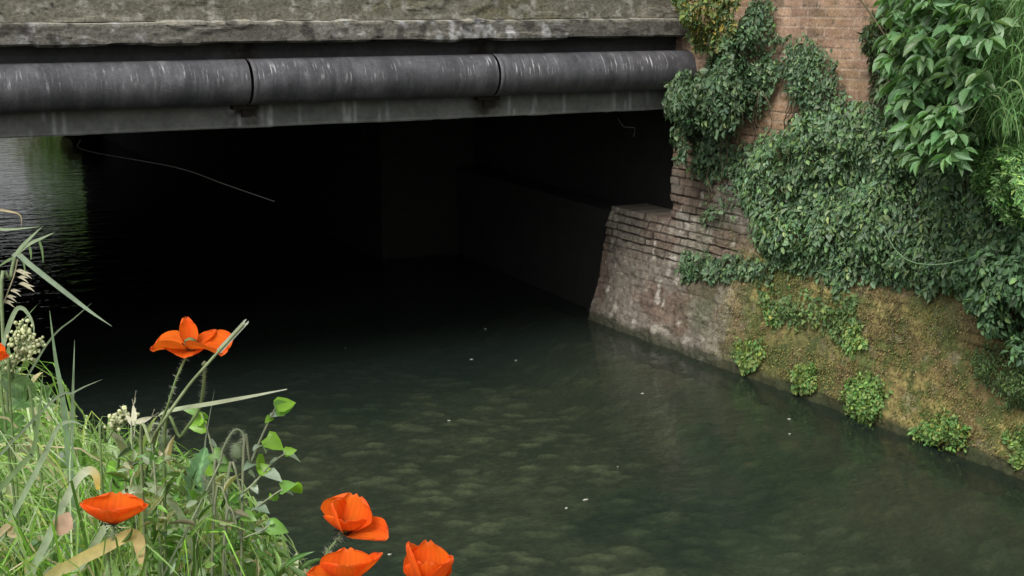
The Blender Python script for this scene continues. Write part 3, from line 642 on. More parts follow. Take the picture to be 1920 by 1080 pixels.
# far side of the bridge: bushes on the bank and one added in the channel
for k, (bx, byy, bz, rr, lb) in enumerate(((8.35, 48.5, -.3, 1.8, 'bushy green shrub at the far mouth of the bridge channel'), (14.5, 56, 1., 3.6, 'tall green tree behind the far mouth of the bridge'), (7.75, 42.6, -.35, .75, 'dark leafy bush added inside the far channel end to soften the fade into darkness'), (2.5, 74, 2., 3.0, 'distant green tree beyond the bridge channel, left of the far shrub'))):
    n = 5000; u = nrm(R.normal(size=(n, 3))) * (R.random(n) ** .33)[:, None]; u = u * (.7 + .6 * fbm(u[:, 0] * 3, u[:, 1] * 3, u[:, 2] * 3, s=400 + k))[:, None]
    p = np.array([bx, byy, bz + rr]) + u * rr * np.array([1, 1, 1.1]); root = thing('tree' if k in (1, 3) else 'bush', lb, 'tree' if k in (1, 3) else 'bush', (bx, byy, 0))
    mb = MB(); leaves(mb, 'oval', p, R.normal(size=(n, 3)), R.normal(size=(n, 3)) + [0, 0, 1], R.uniform(.1, .2, n) * (1.5 if k in (1, 3) else .9), .6, pick([(.10, .22, .04), (.14, .28, .06)] if k != 2 else [(.05, .11, .03)], n)); under(mb.build('crown', M_IVY), root)  # dark bush is added to fade the bright water edge into darkness
    mb = MB(); mb.tube(curve([(bx, byy, -1.2), (bx + .1, byy, bz + rr * .5), (bx, byy, bz + rr)], 8), np.linspace(.14, .04, 8), 7, (.08, .06, .04)); under(mb.build('trunk', M_STEM), root)

#FOREGROUND
# ------------------------------------------------------------------ foreground bank plants
def PT(seq): return np.array([at(a, b, d) for a, b, d in seq])
def root_on(p0, p1, zg=2.97):
    d = nrm(p0 - p1); k = (p0[2] - zg); h = d[:2] / max(.35, abs(d[2])); L = np.linalg.norm(h); h = h * min(1, .9 / (L + 1e-6)) * k * .8
    e = np.array([p0[0] + h[0], p0[1] + h[1], zg]); return [e, lerp(e, p0, .55) + np.array([h[0], h[1], 0]) * .12]
def root_down(p, zg=2.95, lean=(0, 0)):    # where a stem meets the bank below point p
    return np.array([p[0] + lean[0], p[1] + lean[1], zg])
STEMC = (.15, .22, .08)
def hairy(mb, pts, r, n_h=90, hl=.004, c=(.30, .32, .24)):
    pts = np.asarray(pts); t = nrm(np.gradient(pts, axis=0)); s = R.random(n_h) * (len(pts) - 1); i = s.astype(int); f = (s - i)[:, None]
    i = np.minimum(i, len(pts) - 2); p = lerp(pts[i], pts[i + 1], f); d = R.normal(size=(n_h, 3)); d -= (d * t[i]).sum(1)[:, None] * t[i]; d = nrm(d)
    for a, b, l in zip(p, d, R.uniform(.5, 1.2, n_h)): mb.add([a + b * r * .7, a + b * (r + hl * l) + UP * .0005, a + b * r * .7 + t[0] * .0004], [(0, 1, 2)], c)
def petal(mb, base, axis_, az, e0, e1, L, W, wav=.08, seed=0, cup=.5, curl=0.0):
    """one petal growing from base; az around the flower axis, elevation e0 -> e1 (deg) along it"""
    ax = nrm(np.array(axis_, float)); r0 = nrm(np.cross(ax, [0.3, .8, .1])); r1 = np.cross(ax, r0)
    rd = math.cos(az) * r0 + math.sin(az) * r1; sd_ = -math.sin(az) * r0 + math.cos(az) * r1
    nu, nv = 22, 25; s = np.linspace(0, 1, nu); el = np.radians(lerp(e0, e1, s ** 1.1)); ds = L / (nu - 1)
    rr = np.concatenate([[0], np.cumsum(np.cos(el))[:-1]]) * ds; hh = np.concatenate([[0], np.cumsum(np.sin(el))[:-1]]) * ds
    q = np.linspace(-1, 1, nv)
    wid = W * .5 * np.clip(.16 + 1.05 * np.sin(np.minimum(s * 1.18, 1) * math.pi / 2) ** .9, 0, 1) * np.sqrt(np.clip(1 - .86 * (np.maximum(s - .4, 0) / .6) ** 4, .1, 1))
    S, Q = np.meshgrid(np.arange(nu), q, indexing='ij'); ss = s[S]
    Lq = 1 - .10 * Q ** 4 + .035 * np.sin(Q * 9 + seed) * ss
    w_ = wid[S] * Q; bend = cup * wid[S] * Q ** 2
    nrm_r = -np.sin(el)[S]; nrm_h = np.cos(el)[S]
    rip = wav * L * ss ** 2 * (np.sin(Q * 7 + seed) * .35 + .10 * np.sin(Q * 34 + 5 * ss + seed) + (fbm(Q * 3 + seed, ss * 2, seed) - .5) * 1.3)
    o = bend + rip - curl * L * np.maximum(ss - .7, 0) ** 2
    V = np.array(base) + rd * ((rr[S] * Lq + nrm_r * o)[..., None]) + ax * ((hh[S] * Lq + nrm_h * o)[..., None]) + sd_ * w_[..., None]
    dk = sstep(.16, .02, ss)[..., None]; vein = (.93 + .07 * np.sin(Q * 46 + 3 * fbm(Q * 4, ss * 3, seed)))[..., None]
    c = lerp(np.array([.95, .20, .012]), np.array([.93, .10, .010]), fbm(Q * 1.5 + seed, ss * 2, 3)[..., None]) * vein
    c = lerp(c, np.array([.95, .20, .06]), (sstep(.9, 1, ss) * .6)[..., None]); c = c * (.72 + .28 * sstep(0, .75, ss))[..., None]; c = lerp(c, np.array([.10, .02, .015]), dk)
    mb.add(V, grid_faces(nu, nv), c.reshape(-1, 3))
def flower(label, base, axis_, petals, stempts, d, n_h=240, center=True, group='red poppies on the near bank'):
    base = at(*base); rt = root_down(at(*stempts[-1]) if stempts else base)
    root = thing('poppy', label, 'poppy', tuple(rt), group)
    for k, pp in enumerate(petals):
        mb = MB(); petal(mb, base, axis_, *pp, seed=k * 2.3 + base[0] * 9); under(mb.build('petal', M_PETAL), root)
    ax = nrm(np.array(axis_, float))
    if center:
        mb = MB(); mb.tube([base, base + ax * .004, base + ax * .010, base + ax * .012], [.002, .005, .005, .0005], 10, (.12, .17, .06)); under(mb.build('seed_pod', M_STEM), root)
        mb = MB(); n = 60; dv = nrm(R.normal(size=(n, 3)) + ax * .9)
        for q in dv: mb.tube([base, base + q * .009, base + q * .0105], [.0002, .0002, .0008], 4, (.02, .012, .02))
        under(mb.build('stamens', M_STEM), root)
    pts = [base - ax * .001] + [at(*q) for q in stempts]; last = pts[-1]
    if len(stempts) > 2: rt, md = root_on(last, pts[-2]); pts += [md, rt]
    else: pts.append((last + rt) / 2 + [.01, -.01, 0]); pts.append(rt)
    cv = curve(pts, 40); mb = MB(); mb.tube(cv, np.linspace(.0010, .0016, 40), 6, STEMC); hairy(mb, cv, .0015, n_h); 
    o = under(mb.build('stem', M_STEM), root); tag(o, kind='stuff') if False else None
    return root
PI = math.pi
# az 0 lies along axis x (.3,.8,.1): helper to aim a petal at a world direction
def azim(axis_, world_dir):
    ax = nrm(np.array(axis_, float)); r0 = nrm(np.cross(ax, [0.3, .8, .1])); r1 = np.cross(ax, r0); w = np.array(world_dir, float)
    return math.atan2(w @ r1, w @ r0)
CR = np.array([math.cos(YAW), -math.sin(YAW), 0]); CF = np.array([math.sin(YAW), math.cos(YAW), 0]); UP = np.array([0, 0, 1.])
A1 = UP + .05 * CF
flower('wide open poppy with floppy petals, alone against the black water', (357, 657, 1.22), A1,
       [(azim(A1, -CR - .1 * CF), 16, -18, .034, .046, .12, ), (azim(A1, CR - .35 * CF), 20, -30, .035, .052, .12), (azim(A1, CF - .55 * CR), 58, 78, .031, .017, .04), (azim(A1, CF + .9 * CR), 16, 40, .032, .018, .05), (azim(A1, -CF - .1 * CR), 5, -30, .017, .046, .10)],
       [(348, 672, 1.22), (330, 712, 1.22), (315, 760, 1.23), (298, 802, 1.26), (282, 860, 1.33), (272, 900, 1.38)], 1.22)
A2 = UP + .03 * CR
flower('cup shaped poppy low in the grass at the left', (213, 984, 1.25), A2,
       [(azim(A2, -CR), 24, 46, .036, .040, .05), (azim(A2, CR), 22, 42, .037, .038, .05), (azim(A2, -CF), 30, 66, .031, .056, .03), (azim(A2, CF), 40, 64, .031, .056, .03)],
       [(213, 1010, 1.25), (205, 1060, 1.26)], 1.25)
A3 = UP * .9 - .35 * CF + .25 * CR
flower('upper poppy of the right trio, left petal raised, held over the pale river bed', (646, 1000, 1.22), UP + .1 * CR - .25 * CF,
       [(azim(A3, -CR + .1 * CF), 50, 92, .036, .036, .05), (azim(A3, CR - .5 * CF), 12, 18, .044, .038, .08), (azim(A3, CR * .3 + CF), 45, 62, .036, .050, .05), (azim(A3, -CF), 48, 78, .026, .040, .06)],
       [(630, 1015, 1.22), (612, 1040, 1.22), (597, 1078, 1.22)], 1.22)
flower('lower left poppy of the right trio, cut by the bottom edge, petals spread sideways', (650, 1095, 1.18), UP,
       [(azim(UP, -CR - .2 * CF), 10, 30, .036, .03, .06), (azim(UP, CR), 30, 56, .042, .024, .05), (azim(UP, -CF), 50, 66, .028, .044, .05), (azim(UP, CF), 50, 66, .031, .046, .05)],
       [(640, 1130, 1.18)], 1.18)
flower('rightmost poppy, upright ragged cup cut by the bottom edge', (802, 1112, 1.18), UP,
       [(azim(UP, -CR), 50, 94, .050, .036, .07), (azim(UP, CR - .3 * CF), 42, 74, .043, .034, .09), (azim(UP, -CF), 60, 82, .036, .042, .08), (azim(UP, CF), 60, 84, .045, .042, .08)],
       [(795, 1150, 1.18)], 1.18)
flower('poppy barely showing at the left edge beside the cream flower spike', (-22, 684, 1.45), UP,
       [(azim(UP, -CR), 20, 50, .03, .036, .05), (azim(UP, CR), 15, 30, .024, .03, .05), (azim(UP, -CF), 30, 66, .024, .04, .05), (azim(UP, CF), 50, 66, .026, .04, .05)],
       [(-24, 740, 1.45)], 1.45)

def bud(label, stem, tip, size, d):
    rt, md = root_on(at(*stem[0], d), at(*stem[1], d)); root = thing('poppy_bud', label, 'poppy bud', tuple(rt), 'nodding hairy poppy buds')
    cv = curve([rt, md] + [at(*q, d) for q in stem] + [at(tip[0], tip[1] - size[1] * .48, d)], 40)
    mb = MB(); mb.tube(cv, np.linspace(.0012, .0009, 40), 6, (.24, .29, .17)); hairy(mb, cv[12:], .0013, 260, .0035); under(mb.build('stem', M_STEM), root)
    s = d / F; c = at(*tip, d); h = size[1] * s; w = size[0] * s; t = np.linspace(-1, 1, 13)
    pr = w * .5 * np.sqrt(np.clip(1 - t ** 2, .0, 1)) * (1 + .18 * t) + .0002
    pts = c + UP[None] * (-t * h / 2)[:, None] + CR[None] * (.12 * w * t)[:, None]
    mb = MB(); mb.tube(pts, pr, 14, (.14, .19, .10)); n = 170; q = R.integers(1, 12, n); dv = nrm(R.normal(size=(n, 3)) * [1, 1, .3])
    for k, e in zip(q, dv): mb.add([pts[k] + e * pr[k] * .9, pts[k] + e * (pr[k] + .0032) + [0, 0, .0008], pts[k] + e * pr[k] * .9 + [0, 0, .0004]], [(0, 1, 2)], (.34, .37, .30))
    under(mb.build('bud', M_STEM), root)
bud('plump hairy poppy bud hanging left of the bright oval leaf', [(287, 850), (284, 812), (288, 795), (300, 797), (308, 808)], (311, 832), (26, 40), 1.3)
bud('poppy bud on a hooked stem standing out against dark water', [(385, 925), (412, 868), (418, 842), (432, 815), (444, 805), (455, 812), (456, 828)], (446, 846), (25, 34), 1.3)
bud('small poppy bud low beside the jagged leaf', [(396, 935), (386, 905), (388, 880), (396, 880)], (393, 913), (18, 34), 1.33)
# finished stalk with a hairy stem
root = thing('poppy_stalk', 'bare hairy stalk rising behind the seeding grass, without a flower', 'stalk', tuple(root_down(at(318, 880, 1.3))))
cv = curve([root_down(at(290, 960, 1.36)), at(308, 880, 1.3), at(340, 818, 1.28), at(372, 770, 1.27), at(381, 730, 1.26), at(384, 688, 1.26)], 40)
mb = MB(); mb.tube(cv, .0015, 6, STEMC); hairy(mb, cv, .0014, 260); under(mb.build('stem', M_STEM), root)
mb = MB(); mb.tube(cv[-1] + UP * np.linspace(0, .006, 5)[:, None], [.001, .003, .003, .002, .0003], 7, (.2, .24, .13)); under(mb.build('seed_pod', M_STEM), root)

GB = (.13, .20, .08); GP = (.24, .31, .19); GD = (.08, .14, .05); TAN = (.42, .34, .2); YEL = (.55, .36, .06)
def grass_thing(label, pts, w, c, cat='grass blade', nor=None, name='tall_grass', zg=2.97, ground=True, **k):
    """a blade or a stalk that starts on the bank and passes the listed points (px, py, distance)"""
    p = [at(*q) for q in pts]
    if ground: p = root_on(p[0], p[1], zg) + p
    mb = MB(); blade(mb, curve(p, 30), w, nor if nor is not None else -CF + .4 * UP, c, **k)
    root = thing('grass_plant', label, cat, tuple(p[0])); return under(mb.build('blade', M_GRASS), root)
# bent seeding grass at the far left
root = thing('bent_grass', 'tall broken grass stem at the left, its tip hanging to the right over black water', 'grass', tuple(root_down(at(5, 660, 1.6))))
mb = MB(); g = [root_down(at(0, 690, 1.6)), at(5, 620, 1.6), at(20, 520, 1.6), at(28, 482, 1.6)]; mb.tube(curve(g, 20), .0022, 6, (.2, .26, .13)); under(mb.build('stem', M_STEM), root)
for ctrl, w, cc in (([(24, 482), (34, 477), (60, 499), (130, 554), (172, 586), (210, 612)], .0062, (.22, .29, .2)), ([(28, 478), (48, 455), (80, 424)], .0045, GP), ([(30, 478), (55, 458), (80, 446), (102, 436)], .004, GP),
                    ([(55, 460), (58, 475), (58, 488)], .003, GB), ([(73, 449), (79, 470), (81, 493)], .003, GB), ([(28, 482), (12, 490), (-5, 502)], .0035, GB), ([(34, 480), (44, 492), (48, 520)], .0025, GB)):
    mb = MB(); blade(mb, curve([at(*q, 1.6) for q in ctrl], 20), w, -CF + .5 * UP, cc, taper=.8); under(mb.build('blade', M_GRASS), root)
for ctrl, w, cc, lb in (([(-30, 432), (20, 430), (75, 425)], .006, GP, 'pale grass blade lying level at the left edge above the broken stem'),
                        ([(-20, 396), (15, 396), (38, 404), (40, 425)], .0035, TAN, 'straw coloured loop of dry grass at the left edge, topmost')):
    mb = MB(); p = [at(*q, 1.75) for q in ctrl]; p = [at(-160, 640, 1.75), at(-90, ctrl[0][1] + 30, 1.75)] + p; blade(mb, curve([root_down(p[0])] + p, 30), w, -CF + .4 * UP, cc, taper=.8); under(mb.build('blade', M_GRASS), thing('grass_plant', lb, 'grass blade', tuple(p[0])))
mb = MB()
for (x, y) in ((30, 508), (40, 512), (34, 520), (36, 532), (20, 545), (12, 556), (45, 536), (8, 566)):
    p0 = at(x, y, 1.6); a = R.normal() * .4
    for s_ in (-1, 1): blade(mb, curve([p0, p0 + CR * .005 + UP * (.001 * s_), p0 + CR * .012 - UP * (.004 - .003 * s_)], 6), .0028, -CF, (.55, .5, .4), taper=.3)
mb.tube(curve([at(0, 585, 1.6), at(14, 550, 1.6), at(27, 515, 1.6), at(33, 486, 1.6)], 12), .0008, 4, (.4, .36, .25))
tag(mb.build('oat_spikelets', M_DRY), 'papery cream oat spikelets drooping beside the broken grass stem', 'seed head')
grass_thing('arching green blade at the left bent over like a hook', [(-8, 720, 1.6), (8, 640, 1.6), (28, 585, 1.6), (42, 578, 1.6), (55, 592, 1.6), (63, 612, 1.6), (63, 632, 1.6)], .006, GP)
grass_thing('thin straight blade slanting right from the hooked blade', [(0, 705, 1.65), (20, 640, 1.65), (45, 600, 1.65), (70, 571, 1.65)], .0035, GB)
grass_thing('upright blade just right of the cream flower spike', [(132, 880, 1.5), (118, 750, 1.5), (104, 670, 1.5), (93, 582, 1.5)], .0075, (.15, .23, .13))
grass_thing('faint stem slanting up behind the long broken tip', [(30, 740, 1.7), (95, 636, 1.7), (140, 596, 1.7), (172, 568, 1.7)], .003, (.13, .17, .1))
grass_thing('straight upright blade rising alone into the dark, left of the open poppy', [(134, 860, 1.55), (137, 730, 1.55), (140, 637, 1.55)], .005, (.2, .27, .18))
grass_thing('short blade pointing right out of the bank edge', [(60, 790, 1.5), (140, 735, 1.5), (192, 711, 1.5)], .0035, (.16, .21, .13))
grass_thing('long pale blade lying almost level, its tip far out over the water', [(258, 900, 1.4), (264, 850, 1.34), (285, 795, 1.28), (312, 773, 1.25), (400, 757, 1.24), (470, 744, 1.23), (538, 730, 1.22)], .0058, [(.13, .2, .08), (.2, .28, .13), (.36, .42, .27), (.4, .43, .33)], taper=.9, nor=UP * .9 - CF * .5, belly=.7, tip=.2)
grass_thing('thin grey stem standing behind the pale level blade', [(380, 880, 1.4), (386, 820, 1.4), (402, 731, 1.4)], .0022, (.15, .18, .13))
root = thing('seeding_grass', 'stout grass stalk crossing the open poppy, with a slim seed spike', 'grass', tuple(root_down(at(240, 900, 1.2))))
cv = curve([root_down(at(270, 960, 1.33)), at(266, 900, 1.3), at(285, 830, 1.25), at(303, 795, 1.2), at(350, 728, 1.2), at(384, 688, 1.19), at(420, 648, 1.19), at(457, 608, 1.19)], 60)
mb = MB(); mb.tube(cv, np.linspace(.0018, .0011, 60), 6, (.2, .25, .12)); under(mb.build('stem', M_STEM), root)
mb = MB(); seg = cv[48:]; t_ = nrm(np.gradient(seg, axis=0))
for i in range(len(seg)):
    for s_ in (-1, 1):
        u_ = nrm(np.cross(t_[i], CF)) * s_; blade(mb, curve([seg[i], seg[i] + t_[i] * .002 + u_ * .0016, seg[i] + t_[i] * .0052 + u_ * .0011], 5), .0022, -CF, (.33, .36, .28), taper=.5)
under(mb.build('seed_spike', M_STEM), root)
grass_thing('pale blade arching over with a withered yellow tip, above the cup poppy', [(95, 1000, 1.35), (120, 945, 1.35), (145, 900, 1.35), (166, 882, 1.35), (180, 890, 1.35), (184, 918, 1.35)], .0085, [(.2, .28, .15), (.3, .37, .24), (.45, .48, .35), YEL], taper=.9, tip=.45, belly=.8)
grass_thing('long pale blade arching right from behind the cup poppy', [(215, 960, 1.33), (235, 925, 1.33), (270, 912, 1.33), (305, 925, 1.33), (340, 968, 1.33), (358, 1025, 1.33), (372, 1090, 1.33)], .0085, [(.18, .26, .1), (.4, .46, .32), (.36, .42, .28), (.22, .3, .15)], taper=.7, belly=.5, tip=.4)
grass_thing('broad withered tan blade folded over near the bottom edge', [(60, 1120, 1.25), (130, 1062, 1.25), (190, 1030, 1.25), (240, 1004, 1.25), (258, 1008, 1.25), (263, 1030, 1.25), (265, 1068, 1.25)], .0115, [(.2, .24, .07), (.38, .33, .12), (.5, .38, .14), (.5, .37, .2)], taper=.9, belly=.8)
for k, (pts, w, c_, lb) in enumerate((
    ([(-10, 1010, 1.4), (20, 1003, 1.4), (48, 1012, 1.4), (70, 1040, 1.4)], .007, TAN, 'dry tan blade curling down in the bottom left corner'),
    ([(60, 900, 1.4), (90, 840, 1.4), (110, 800, 1.4), (135, 790, 1.4), (160, 800, 1.4)], .006, GP, 'grey-green blade arching right above the pale hooked one'),
    ([(15, 900, 1.4), (60, 850, 1.4), (75, 760, 1.4), (80, 700, 1.4)], .006, GB, 'plain green blade rising through the leaves at the left'),
    ([(330, 1075, 1.4), (380, 1010, 1.4), (440, 990, 1.4), (500, 1035, 1.4), (580, 1085, 1.4)], .0035, TAN, 'straw coloured stem sagging right toward the bottom centre'),
    ([(350, 1110, 1.4), (400, 1065, 1.4), (450, 1050, 1.4), (520, 1060, 1.4), (570, 1082, 1.4)], .003, TAN, 'thin dry stem lying along the bottom edge beside the bank'))):
    grass_thing(lb, pts, w, c_)

# creeping stems with small heart leaves
def creeper_stem(label, stem, lvs, d):
    p = [at(*q, d) for q in stem]; rt = root_down(p[0], lean=(-.03, 0)); root = thing('leafy_stem', label, 'weed', tuple(rt), 'leafy stems reaching over the water')
    mb = MB(); mb.tube(curve([rt] + p, 36), np.linspace(.0016, .0008, 36), 5, (.22, .25, .15)); under(mb.build('stem', M_STEM), root)
    for (bx, by, tx, ty, c_) in lvs:
        b, t = at(bx, by, d), at(tx, ty, d + .008 * R.normal()); L = np.linalg.norm(t - b); mb = MB()
        col = {'y': (.20, .40, .03), 'g': (.14, .30, .05), 'p': (.34, .42, .32), 'd': (.2, .28, .19)}[c_]
        face = UP * .55 - CF * .8 if c_ in 'yg' else UP * 1.0 - CF * .25 + CR * .2 * R.normal()
        leaves(mb, 'heart', b[None], (t - b)[None], nrm(face + R.normal(size=3) * .12)[None], L, .78, np.array([col])); under(mb.build('leaf', M_BROAD), root)
creeper_stem('leafy stem standing highest at the bank edge, with a bright leaf at its tip', [(455, 905), (470, 868), (490, 820), (505, 788), (516, 766)],
             [(519, 764, 556, 752, 'y'), (516, 768, 553, 760, 'g'), (507, 783, 534, 776, 'p'), (508, 783, 497, 792, 'y'), (500, 820, 532, 844, 'y'), (492, 838, 501, 850, 'p'), (492, 836, 473, 842, 'p'), (480, 862, 501, 880, 'y'), (474, 870, 456, 880, 'd'), (466, 885, 480, 895, 'p')], 1.3)
creeper_stem('leafy stem forking right below the big bright leaf', [(425, 950), (455, 925), (482, 900), (510, 868), (535, 850)],
             [(534, 849, 557, 843, 'y'), (532, 852, 567, 862, 'p'), (520, 862, 504, 868, 'd'), (500, 886, 478, 868, 'y'), (500, 888, 530, 900, 'p'), (482, 905, 468, 914, 'p'), (474, 912, 484, 925, 'p'), (458, 925, 444, 938, 'p'), (446, 935, 440, 925, 'g')], 1.3)
creeper_stem('leafy stem lowest but one, leaning right with grey folded leaves', [(400, 990), (440, 975), (475, 955), (510, 930), (530, 917)],
             [(528, 917, 553, 906, 'g'), (552, 906, 566, 928, 'y'), (527, 918, 552, 926, 'p'), (510, 930, 502, 936, 'y'), (512, 929, 522, 940, 'g'), (480, 950, 506, 960, 'd'), (458, 966, 480, 975, 'g'), (450, 968, 430, 962, 'p')], 1.3)
creeper_stem('lowest leafy stem with a small cluster of grey leaves at its tip', [(420, 1030), (455, 1010), (490, 995), (505, 985)],
             [(503, 985, 524, 976, 'd'), (505, 985, 541, 998, 'g'), (498, 990, 521, 996, 'd'), (480, 998, 500, 992, 'd'), (470, 1002, 462, 1012, 'g')], 1.3)
creeper_stem('leafy stem with a bright oval leaf, just below the pale level blade', [(400, 960), (408, 890), (398, 840), (388, 805), (378, 775)],
             [(380, 782, 354, 798, 'y'), (386, 801, 352, 800, 'y'), (372, 770, 344, 768, 'g'), (378, 772, 388, 790, 'g'), (392, 830, 412, 842, 'p'), (398, 850, 425, 868, 'g'), (402, 862, 436, 884, 'g'), (405, 880, 380, 888, 'y')], 1.32)
# jagged upright leaf and broad dock leaves
def jagged(label, base, tip, W, d, c_, lobes=7, name='jagged_leaf', cat='leaf', bend=.15, zg=2.97):
    b, t = at(*base, d), at(*tip, d + .03); ax = t - b; L = np.linalg.norm(ax); ax = ax / L; nn = nrm(-CF + .5 * UP); sd_ = nrm(np.cross(ax, nn)); up = np.cross(sd_, ax)
    nu, nv = 60, 9; s = np.linspace(0, 1, nu); env = np.sin(np.clip(s * .93 + .07, 0, 1) * PI) ** .75; lob = (.62 + .38 * np.abs(((s * lobes) % 1) * 1.0)) if lobes else 1 + 0 * s
    w = W * .5 * d / F * env * lob; q = np.linspace(-1, 1, nv); S, Q = np.meshgrid(np.arange(nu), q, indexing='ij')
    V = b + ax * (s[S] * L + np.abs(Q) * .18 * w[S])[..., None] + sd_ * (w[S] * Q)[..., None] + up * (np.abs(Q) * w[S] * .35 - bend * L * s[S] ** 2 + .06 * w[S] * np.sin(Q * 9 + s[S] * 30))[..., None]
    vein = np.where(np.abs(Q) < .12, 1.7, 1.0) * (.9 + .2 * (np.sin(s[S] * 50 - np.abs(Q) * 6) > .6))
    mb = MB(); mb.add(V, grid_faces(nu, nv), (np.array(c_) * vein[..., None]).reshape(-1, 3))
    mb2 = MB(); mb2.tube(curve([root_down(b, zg), (root_down(b, zg) + b) / 2 + CR * .01, b, b + ax * L * .3], 12), .0017, 5, (.16, .24, .09))
    root = thing(name, label, cat, tuple(root_down(b, zg))); under(mb.build('leaf', M_BROAD), root); under(mb2.build('stem', M_STEM), root)
jagged('tall jagged grey-green leaf pointing up among the leafy stems', (362, 950), (382, 832), 58, 1.33, (.10, .22, .08))
jagged('bright broad leaf with two stalks crossing it, above the cup poppy', (208, 935), (255, 868), 60, 1.42, (.13, .30, .035), 0)
jagged('small bright leaf curving left above the cup poppy', (232, 885), (190, 868), 26, 1.42, (.16, .34, .04), 0)
jagged('big lobed leaf spreading right of the cup poppy', (265, 1040), (350, 985), 95, 1.38, (.10, .25, .04), 4)
jagged('lobed leaf below the arching pale blade', (280, 1000), (340, 1040), 70, 1.36, (.11, .26, .04), 5)
jagged('large curled green leaf under the cream flower spike', (60, 760), (24, 735), 60, 1.5, (.11, .22, .07), 3)
jagged('broad pale leaf at the left edge under the cream flower spike', (0, 705), (72, 745), 46, 1.5, (.2, .31, .16), 0)
jagged('smooth green leaf at the left edge, lower down', (-10, 830), (40, 770), 66, 1.5, (.10, .21, .05), 4)
jagged('narrow green leaf low at the bottom, near the tan blade', (300, 1085), (330, 1040), 36, 1.3, (.14, .28, .06), 5)
# dry leaf
mb = MB(); leaves(mb, 'oval', at(112, 1005, 1.3)[None], (at(126, 965, 1.3) - at(112, 1005, 1.3))[None], (-CF + .3 * UP)[None], .024, .85, np.array([(.42, .28, .2)]))
tag(mb.build('dry_leaf', M_DRY), 'withered pinkish brown leaf caught in the grass left of the cup poppy', 'leaf')
# cream flower heads
def cream(label, pts, d, spread, n, stem):
    p = np.array([at(x, y, d) for x, y in pts]); rt = root_down(at(*stem[0], d)); root = thing('cream_flower', label, 'flower', tuple(rt))
    mb = MB(); mb.tube(curve([rt] + [at(*q, d) for q in stem] + [p[0]], 20), .0014, 5, STEMC)
    fl = MB(); cv = curve(p, 30)
    for i in range(n):
        q = cv[R.integers(0, 30)] + R.normal(size=3) * spread; a = cv[R.integers(0, 30)]; r_ = R.uniform(.0014, .0029)
        mb.tube([a * .6 + q * .4 - UP * .006, q], .0004, 3, (.25, .32, .14))
        k = 6; aa = np.linspace(0, 2 * PI, k + 1)[:-1] + R.random(); e = nrm(-CF * .6 + UP + R.normal(size=3) * .5); u = nrm(np.cross(e, CR)); w = np.cross(e, u)
        ring = [q + (u * math.cos(t) + w * math.sin(t)) * r_ * (1 + .2 * R.normal()) + e * r_ * .3 for t in aa]; ring2 = [q + (u * math.cos(t) + w * math.sin(t)) * r_ * .6 - e * r_ * .9 for t in aa]
        v = [q + e * r_ * .5] + ring + ring2; f = [(0, 1 + j, 1 + (j + 1) % k) for j in range(k)]; c_ = np.array([.60, .62, .40]) * R.uniform(.75, 1.1)
        fl.add(v, np.array(f), c_); fl.f.append(np.array([(1 + j, 1 + k + j, 1 + k + (j + 1) % k, 1 + (j + 1) % k) for j in range(k)]) + fl.n - len(v))
    under(mb.build('stem', M_STEM), root); under(fl.build('florets', M_DRY), root)
cream('cream flower spike leaning at the left edge below the broken grass', [(20, 675), (45, 660), (62, 645), (48, 632), (38, 618)], 1.5, .0065, 150, [(20, 760), (25, 710)])
cream('small cream flower cluster at the bank edge, against the dark', [(215, 800), (222, 788), (232, 776), (244, 784)], 1.4, .0045, 60, [(190, 880), (200, 830)])
# bristly pale grass heads beside the cluster
root = thing('bristly_seed_head', 'white split oat husks with bristles beside the cream cluster', 'seed head', tuple(root_down(at(250, 900, 1.38)))); mb = MB(); hs_ = MB()
mb.tube(curve([root_down(at(250, 900, 1.38)), at(250, 880, 1.38), at(251, 830, 1.38), at(254, 790, 1.38)], 14), .0007, 4, (.35, .38, .25))
for (x, y, x2, y2) in ((250, 795, 250, 760), (252, 792, 284, 782), (250, 798, 236, 778)):
    a, b = at(x, y, 1.38), at(x2, y2, 1.38); blade(hs_, curve([a, (a + b) / 2 + CR * .001, b], 8), .006, -CF, (.62, .6, .48), tip=.2)
    for j in range(5): hs_.tube([b, b + (b - a) * .35 + R.normal(size=3) * .0035], .0003, 3, (.5, .48, .38))
under(mb.build('stem', M_STEM), root); under(hs_.build('husk', M_DRY), root)

